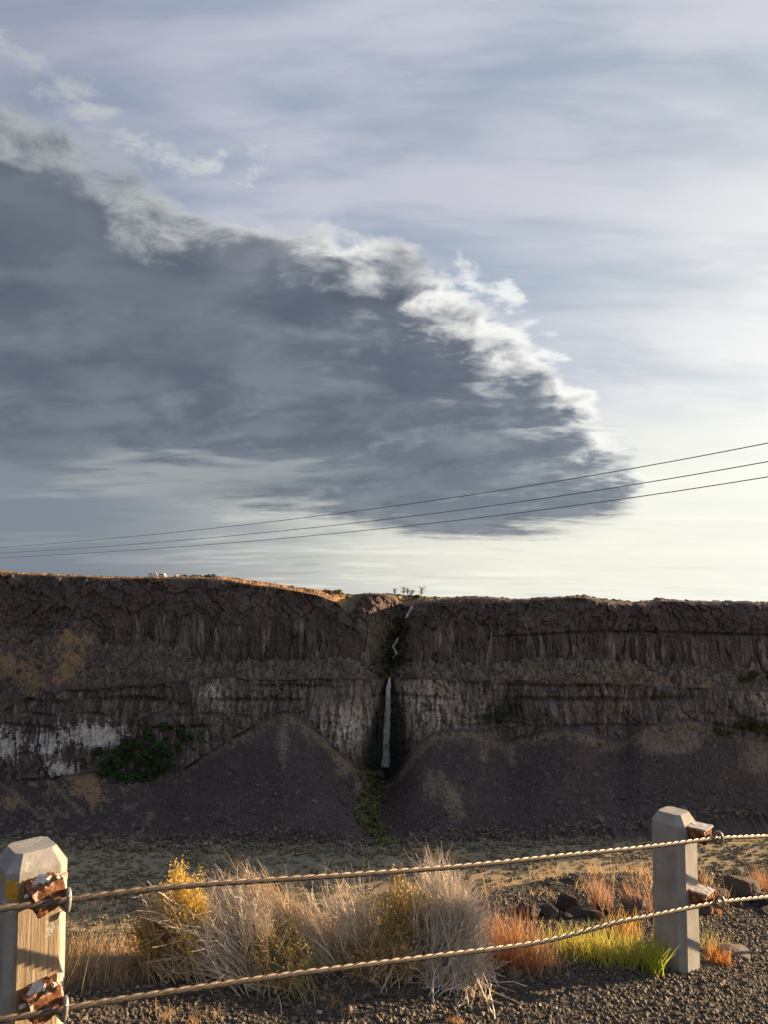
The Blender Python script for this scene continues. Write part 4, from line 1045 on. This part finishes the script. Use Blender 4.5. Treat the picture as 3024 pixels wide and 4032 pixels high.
# ------------------------------------------------------------------ near plants
def stem_set(rng, base, n, br, tips, K=8, r0=.0028, r1=.0009, cols=((.42, .37, .32),), bend=.08, jit=.05, bdark=.35):
    """n stems from around base; tips: list of (px,py,depth offset, weight) spread points"""
    b = base + np.stack([rng.normal(0, br, n), rng.normal(0, br, n), np.full(n, -.01)], -1)
    T = np.asarray([q[:3] for q in tips]); wts = np.array([q[3] for q in tips]); wts = wts / wts.sum()
    k = rng.choice(len(T), n, p=wts)
    tip = T[k] + rng.normal(0, jit, (n, 3))
    # shorten some
    f = rng.uniform(.5, .97, n)[:, None]; tip = b + (tip - b) * f
    bd = rng.normal(0, abs(bend) * .5, (n, 3)); bd[:, 2] += bend * rng.uniform(-.3, 1.0, n)
    pts = bezier_stems(b, tip, bd * np.linalg.norm(tip - b, axis=1)[:, None] * 2, K)
    g1 = np.linspace(0, 1, K)[None, :, None]
    wob = sum(rng.normal(0, .030 / q, (n, 1, 3)) * np.sin(g1 * 3.1 * q + rng.uniform(0, 6, (n, 1, 1))) for q in (1, 2, 3))
    pts = pts + wob * g1 + rng.normal(0, .0025, pts.shape) * g1
    c = np.asarray(cols)[rng.integers(0, len(cols), n)] * rng.uniform(.75, 1.2, (n, 1))
    g = np.linspace(0, 1, K)[None, :, None]
    cc = c[:, None] * (1 + 0 * g) + 0
    rad = (np.linspace(r0, r1, K)[None] * rng.uniform(.6, 1.25, (n, 1)))
    return pts, rad, cc
def twigs(rng, pts, m, ln, spread, r=.0011, cols=((.45, .40, .35),), tmin=.35, K=5):
    N, KK, _ = pts.shape
    k = rng.integers(0, N, m); t = rng.uniform(tmin, .97, m) * (KK - 1); i = np.minimum(t.astype(int), KK - 2); u = (t - i)[:, None]
    b = pts[k, i] * (1 - u) + pts[k, i + 1] * u
    dr = pts[k, i + 1] - pts[k, i]; dr /= np.linalg.norm(dr, axis=1)[:, None] + 1e-9
    dr = dr + rng.normal(0, spread, (m, 3)); dr /= np.linalg.norm(dr, axis=1)[:, None]
    l = ln * rng.uniform(.4, 1.2, m)[:, None]
    tip = b + dr * l
    p = bezier_stems(b, tip, rng.normal(0, .06, (m, 3)) * l + (0, 0, 0) - np.array((0, 0, .05)) * l, K)
    c = np.asarray(cols)[rng.integers(0, len(cols), m)] * rng.uniform(.75, 1.2, (m, 1))
    return p, np.repeat(np.linspace(r, r * .5, K)[None], m, 0), np.repeat(c[:, None], K, 1)
def pack(sets, sides=3):
    Vs, Fs, Cs, off = [], [], [], 0
    for p, r, c in sets:
        V, Fq, cc = tubes(p, r, c, sides); Vs.append(V); Fs.append(Fq + off); Cs.append(cc); off += len(V)
    return np.concatenate(Vs), np.concatenate(Fs), np.concatenate(Cs)
def bits(rng, P, s, cols):
    n = len(P); a = rng.normal(0, 1, (n, 3)); a /= np.linalg.norm(a, axis=1)[:, None]; a[:, 2] = np.abs(a[:, 2]) + .3
    b_ = np.cross(a, rng.normal(0, 1, (n, 3))); b_ /= np.linalg.norm(b_, axis=1)[:, None]
    sz = s * rng.uniform(.5, 1.3, (n, 1))
    V = np.stack([P - b_ * sz * .35, P + a * sz * .5 - b_ * sz * .3, P + a * sz, P + a * sz * .5 + b_ * sz * .3], 1)
    c = np.asarray(cols)[rng.integers(0, len(cols), n)] * rng.uniform(.75, 1.2, (n, 1))
    return V.reshape(-1, 3), np.arange(4 * n).reshape(n, 4), np.repeat(c, 4, 0)
def up_at(base, px, py, dy=0.):
    """a point above ground at the distance of base (+dy) seen at px,py"""
    r = ray(px, py); return r * ((base[1] + dy) / r[1])
GREYS = [(.80, .71, .59), (.86, .79, .68), (.64, .54, .42), (.74, .67, .58)]
TANS = [(.60, .44, .25), (.48, .34, .19), (.66, .53, .35)]
YEL = [(.68, .46, .08), (.74, .53, .12), (.56, .40, .08), (.62, .49, .16)]
OLV = [(.36, .31, .13), (.42, .35, .16), (.28, .24, .11)]

def dry_bush(name, base_px, tips_px, label, n=260, m=900, cols=GREYS, br=.05, jit=.05, ln=.10, dep=.12, bend=.08, r0=.0030, cat='bush', seed=0, tw=.35, twcols=None):
    rng = np.random.default_rng(seed + 500)
    base = at(*base_px)
    tips = [(*up_at(base, x, y, rng.normal(0, dep)), w) for x, y, w in tips_px]
    n = int(n * 1.7); m = int(m * 2.2); r0 *= .78; bend *= .9
    s = stem_set(rng, base, n, br, tips, 9, r0, .0010, cols, bend, jit)
    V, Fq, cc = pack([s, twigs(rng, s[0], m, ln, tw, .0010, twcols or cols)])
    o = mesh_np(name, V - base, Fq, cc, M_stem, loc=base)
    return tag(o, label, cat), s, base, rng
def flowers(o, s, base, rng, n, size, cols, tmin=.7, name='flower_heads'):
    pts = s[0]; k = rng.integers(0, len(pts), n); t = rng.uniform(tmin, 1.0, n) * (pts.shape[1] - 1); i = np.minimum(t.astype(int), pts.shape[1] - 2); u = (t - i)[:, None]
    P = pts[k, i] * (1 - u) + pts[k, i + 1] * u + rng.normal(0, .012, (n, 3))
    V, Fq, cc = bits(rng, P - base, size, cols)
    return mesh_np(name, V, Fq, cc, M_blade, o)

# A: grey broom sweeping left
dry_bush('rabbitbrush', (1010, 3835), [(560, 3520, 2), (600, 3600, 3), (640, 3560, 3), (700, 3520, 3), (780, 3490, 3), (860, 3480, 3), (940, 3470, 3), (1010, 3480, 2), (560, 3690, 2), (620, 3740, 1.5)],
         'wide grey bare rabbitbrush sweeping left behind the cables', 420, 1900, GREYS, .07, .035, .11, .16, .10, seed=1)
# yellow clumps behind it
o, s, b0, r_ = dry_bush('rabbitbrush', (760, 3815), [(600, 3490, 1), (640, 3450, 1), (685, 3430, 1.5), (730, 3445, 1.5), (785, 3480, 1), (690, 3500, 1.5), (770, 3540, 1)], 'bright yellow flowering rabbitbrush rising above the upper cable', 130, 300, TANS, .06, .03, .06, .06, .06, seed=2)
flowers(o, s, b0, r_, 13000, .012, YEL, .66)
o, s, b0, r_ = dry_bush('rabbitbrush', (700, 3830), [(520, 3590, 1), (550, 3570, 1), (590, 3600, 1), (530, 3640, 1), (560, 3660, 1)], 'small dull yellow rabbitbrush clump at the far left of the bush row', 80, 200, TANS, .05, .02, .05, .05, .06, seed=3)
flowers(o, s, b0, r_, 3600, .012, [(.44, .29, .07), (.50, .33, .08), (.34, .23, .07)], .66)
# B: arched bundle
dry_bush('dead_brush', (1295, 3805), [(905, 3385, 3), (950, 3400, 3), (990, 3430, 3), (1040, 3470, 2), (880, 3430, 2), (1080, 3500, 2), (1100, 3560, 1.5), (1010, 3530, 2)],
         'arched bundle of tan dead stems leaning left across the middle', 230, 800, TANS + GREYS[:2], .035, .02, .10, .10, -.06, seed=4)
# C: tall middle stems
dry_bush('rabbitbrush', (1420, 3780), [(1190, 3500, 1), (1250, 3440, 1.5), (1300, 3420, 1.5), (1340, 3470, 1.5), (1400, 3460, 1.5), (1450, 3480, 1.5), (1150, 3560, 1), (1480, 3440, 1), (1310, 3520, 2)],
         'upright sparse grey stems in the middle of the bush row', 100, 520, GREYS + TANS[:1], .06, .03, .11, .12, .04, seed=5)
# D: golden dome
o, s, b0, r_ = dry_bush('rabbitbrush', (1625, 3790), [(1490, 3520, 1), (1530, 3470, 1.2), (1570, 3445, 1.5), (1610, 3450, 1.5), (1650, 3490, 1.2), (1670, 3550, 1), (1510, 3580, 1), (1450, 3640, 1), (1560, 3560, 1.5), (1720, 3640, 1)], 'golden domed rabbitbrush still in leaf under the upper cable', 260, 900, TANS + OLV, .06, .025, .08, .10, .06, seed=6)
flowers(o, s, b0, r_, 8500, .012, [(.72, .52, .18), (.62, .47, .19), (.78, .57, .21), (.54, .41, .16)], .45, 'leaves')
# E: tall grey right
dry_bush('rabbitbrush', (1730, 3815), [(1640, 3420, 1), (1680, 3390, 1.5), (1720, 3365, 2), (1760, 3400, 2), (1800, 3440, 2), (1840, 3460, 2), (1870, 3520, 2), (1890, 3580, 2), (1900, 3640, 1.5), (1910, 3720, 1), (1780, 3480, 2)],
         'tall pale grey rabbitbrush with wispy tips at the right of the row', 420, 1800, GREYS + [(.55, .50, .46)], .07, .03, .12, .14, .06, seed=7)
# F: low olive brush in front
o, s, b0, r_ = dry_bush('rabbitbrush', (1110, 3850), [(950, 3690, 1), (1000, 3660, 1), (1050, 3640, 1.5), (1110, 3650, 1.5), (1170, 3690, 1), (920, 3760, 1), (1200, 3760, 1)], 'low olive leafed brush in front of the grey broom', 190, 700, OLV + TANS, .09, .03, .07, .08, .06, seed=8)
flowers(o, s, b0, r_, 5600, .012, [(.38, .32, .13), (.45, .37, .15), (.30, .25, .12)], .4, 'leaves')
o, s, b0, r_ = dry_bush('rabbitbrush', (1520, 3815), [(1400, 3700, 1), (1450, 3670, 1), (1520, 3680, 1.2), (1580, 3690, 1), (1640, 3720, 1), (1360, 3740, 1)], 'low golden leafy brush at the foot of the golden dome', 160, 500, TANS, .09, .03, .06, .08, .05, seed=9)
flowers(o, s, b0, r_, 5000, .012, [(.66, .44, .17), (.70, .52, .25), (.52, .35, .14)], .35, 'leaves')
# low grey tangle right of the cable crossing
dry_bush('dead_brush', (1760, 3850), [(1600, 3835, 1), (1640, 3800, 1), (1880, 3790, 1.5), (1920, 3780, 1), (1840, 3800, 1.5), (1700, 3790, 1), (1850, 3825, 1)], 'low pale tangle of dead twigs below the lower cable', 220, 900, GREYS + TANS[:1], .12, .03, .08, .06, .05, seed=10)
# G: fallen bundle on gravel
dry_bush('fallen_brush', (1330, 3835), [(960, 3925, 2), (1000, 3945, 2), (1060, 3960, 2), (1120, 3955, 2), (980, 3900, 1.5), (1180, 3940, 1.5), (1040, 3975, 1)], 'fallen bundle of grey brown dead stems lying on the gravel', 240, 800, [(.24, .19, .14), (.32, .26, .20), (.40, .34, .26)], .05, .02, .07, .03, .02, r0=.0036, seed=11)
dry_bush('dead_brush', (1390, 3810), [(1180, 3800, 1), (1240, 3790, 1), (1500, 3790, 1), (1560, 3810, 1), (1320, 3760, 1), (1440, 3755, 1), (1700, 3690, 1), (1600, 3830, 1)], 'knotted base of broken branches at the foot of the middle stems', 90, 240, [(.30, .24, .18), (.42, .36, .29), (.22, .17, .13)], .03, .02, .09, .05, .06, r0=.0045, seed=12)

def blade_set(rng, base, n, br, h, lean, spread, w, cols, K=6, droop=.25):
    b = base + np.stack([rng.normal(0, br[0], n), rng.normal(0, br[1], n), np.zeros(n)], -1)
    b[:, 2] = zground(b[:, 0], b[:, 1]) - .005
    dr = np.stack([rng.normal(lean[0], spread, n), rng.normal(lean[1], spread, n), np.ones(n)], -1); dr /= np.linalg.norm(dr, axis=1)[:, None]
    l = h * rng.uniform(.45, 1.1, n)[:, None]
    tip = b + dr * l; tip[:, 2] -= (droop * l[:, 0] * rng.uniform(0, 1, n)) * np.hypot(dr[:, 0], dr[:, 1])
    m = (b + tip) / 2 + np.array((0, 0, 1.)) * l * .12
    t = np.linspace(0, 1, K)[None, :, None]
    pts = b[:, None] * (1 - t) ** 2 + 2 * m[:, None] * t * (1 - t) + tip[:, None] * t * t
    side = np.cross(dr, rng.normal(0, 1, (n, 3))); side /= np.linalg.norm(side, axis=1)[:, None]
    ww = w * rng.uniform(.6, 1.3, (n, 1)) * (1 - np.linspace(0, 1, K)[None] ** 2 * .9)
    V = np.stack([pts - side[:, None] * ww[..., None] / 2, pts + side[:, None] * ww[..., None] / 2], 2)
    i = (np.arange(n) * K * 2)[:, None] + (np.arange(K - 1) * 2)[None]
    Fq = np.stack([i, i + 1, i + 3, i + 2], -1).reshape(-1, 4)
    c = np.asarray(cols)[rng.integers(0, len(cols), n)] * rng.uniform(.75, 1.2, (n, 1))
    return V.reshape(-1, 3), Fq, np.repeat(c, K * 2, 0)
def tuft(name, px, n, br, h, lean, spread, w, cols, label, cat='grass', seed=0, mat=None, droop=.25):
    rng = np.random.default_rng(seed + 900); base = at(*px)
    V, Fq, cc = blade_set(rng, base, n, br, h, lean, spread, w, cols, droop=droop)
    o = mesh_np(name, V - base, Fq, cc, mat or M_blade, loc=base)
    return tag(o, label, cat)
ORG = [(.52, .27, .13), (.46, .22, .10), (.58, .36, .19), (.40, .19, .09)]
tuft('orange_grass', (2015, 3775), 640, (.08, .06), .26, (-.12, 0), .28, .0028, ORG, 'large burnt orange grass tuft right of the grey rabbitbrush', seed=1)
tuft('orange_grass', (2125, 3790), 320, (.06, .06), .17, (-.1, 0), .30, .0026, ORG + TANS, 'short orange grass at the right flank of the large orange tuft', seed=2)
tuft('orange_grass', (2370, 3590), 190, (.035, .04), .24, (-.16, 0), .24, .0026, [(.46, .26, .16), (.40, .21, .13), (.54, .36, .23)], 'reddish grass tuft standing up behind the dark rocks', seed=3)
tuft('orange_grass', (2525, 3590), 110, (.04, .04), .20, (-.35, 0), .22, .0030, [(.42, .24, .15), (.36, .18, .11), (.48, .30, .19)], 'reddish grass leaning against the left side of the concrete post', seed=4)
tuft('orange_grass', (2790, 3580), 170, (.06, .05), .21, (-.20, 0), .20, .0030, [(.46, .25, .14), (.40, .20, .11), (.52, .32, .19)], 'reddish grass right behind the concrete post', seed=5)
tuft('orange_grass', (3030, 3520), 240, (.07, .05), .22, (-.2, 0), .25, .0030, ORG, 'orange grass tuft cut by the right edge of the picture', seed=6)
tuft('orange_grass', (2835, 3790), 130, (.028, .02), .115, (-.12, 0), .32, .0030, [(.58, .27, .08), (.50, .22, .07)], 'tiny bright orange grass tuft on the gravel right of the concrete post', seed=7)
tuft('sparse_grass', (2790, 3735), 120, (.06, .04), .15, (-.1, 0), .35, .0022, OLV, 'thin olive grass beside the tiny orange tuft', seed=8)
GRN = [(.52, .50, .09), (.60, .56, .11), (.44, .44, .09), (.62, .52, .14), (.34, .36, .09)]
tuft('green_grass', (2320, 3755), 800, (.13, .06), .15, (.0, 0), .40, .0036, GRN + [(.55, .42, .12)], 'broad yellow green grass clump left of the concrete post foot', seed=9)
tuft('green_grass', (2520, 3790), 420, (.08, .05), .15, (.0, 0), .38, .0036, GRN, 'dense green grass between the broad clump and the post', seed=10)
tuft('green_grass', (2570, 3830), 110, (.022, .02), .20, (.12, 0), .30, .0046, [(.36, .44, .05), (.46, .50, .08)], 'tall bright green tuft in front of the foot of the concrete post', seed=11)
tuft('orange_grass', (2450, 3700), 160, (.06, .04), .19, (.05, 0), .28, .0030, [(.56, .36, .10), (.48, .30, .09)], 'golden grass standing in the green clump under the lower cable', seed=12)
tuft('dry_weed', (325, 3860), 60, (.06, .03), .36, (.08, 0), .22, .0030, [(.50, .38, .20), (.42, .30, .16)], 'tall thin dry weed stalks beside the wooden post', seed=13)
tuft('dry_weed', (260, 3890), 50, (.04, .03), .30, (.30, 0), .25, .0030, [(.50, .38, .20), (.42, .30, .16)], 'leaning dry weed stalks touching the wooden post', seed=14)
for k, (px, h, n) in enumerate([((1370, 3990), .09, 16), ((1310, 3945), .06, 24), ((1795, 4020), .05, 40), ((640, 4010), .09, 14), ((760, 4020), .07, 20), ((840, 4000), .06, 16)]):
    tuft('dry_sprig', px, n, (.018, .012), h, (0, 0), .4, .0028, [(.50, .36, .19), (.54, .30, .12)],
         ['single upright dry sprig on gravel below the fallen brush', 'small orange sprig at the tip of the fallen brush', 'flat orange dry leaves lying on the gravel at bottom right', 'thin dry sprig on gravel right of the wooden post', 'orange dry sprig between two thin ones on the gravel', 'short dry sprig nearest the fallen brush on the left'][k], seed=20 + k)
# dry grass fringe along the gravel edge
rng = np.random.default_rng(77); Vs, Fs, Cs, off = [], [], [], 0
for k in range(300):
    s_ = rng.uniform(-.9, 4.6) if k < 150 else rng.uniform(-.5, 2.2); n_ = float(edge_n(np.array(s_))) + rng.uniform(-.16, .5)
    if s_ > 1.9 and rng.random() < .65: continue
    b0 = np.array((PL[0] + s_ * e_f[0] + n_ * n_f2[0], PL[1] + s_ * e_f[1] + n_ * n_f2[1], 0.)); b0[2] = float(zground(b0[0], b0[1]))
    V, Fq, cc = blade_set(rng, b0, 26, (.05, .04), rng.uniform(.08, .19), (rng.normal(0, .2), 0), .35, .0026, TANS + [(.52, .30, .13), (.46, .26, .11)], droop=.5)
    Vs.append(V); Fs.append(Fq + off); Cs.append(cc); off += len(V)
stuff(mesh_np('dry_grass', np.concatenate(Vs), np.concatenate(Fs), np.concatenate(Cs), M_blade), 'short tan dry grass along the edge of the gravel', 'dry grass')

# ------------------------------------------------------------------ overhead wires
M_wire = plain_mat('wire', (.17, .17, .19), .6)
def wire(pts, label):
    t = np.linspace(-.35, 1.25, 80)
    X = np.array([0, .45, 1]) * 1659; c = np.polyfit(X, [p for p in pts], 2)
    xs = t * 1659; ys = np.polyval(c, xs)
    iv = np.maximum(1 / 75. + (1 / 24. - 1 / 75.) * t, 1 / 400.)
    d0 = rayd(xs, ys); P = d0 / iv[:, None]
    o = tube_path('power_line', P, .017, M_wire, sides=6)
    return tag(o, label, 'power line')
wire((1183, 1107, 957), 'topmost of the three dark power lines crossing the sky')
wire((1195, 1132, 997), 'middle of the three dark power lines crossing the sky')
wire((1205, 1150, 1030), 'lowest of the three dark power lines, nearest the far rim')

# ------------------------------------------------------------------ render
SC.view_settings.view_transform = 'Standard'; SC.view_settings.look = 'None'
SC.view_settings.exposure = 1.7; SC.view_settings.gamma = 1.0
SC.cycles.use_denoising = True
SC.cycles.max_bounces = 6; SC.cycles.diffuse_bounces = 3; SC.cycles.transparent_max_bounces = 12
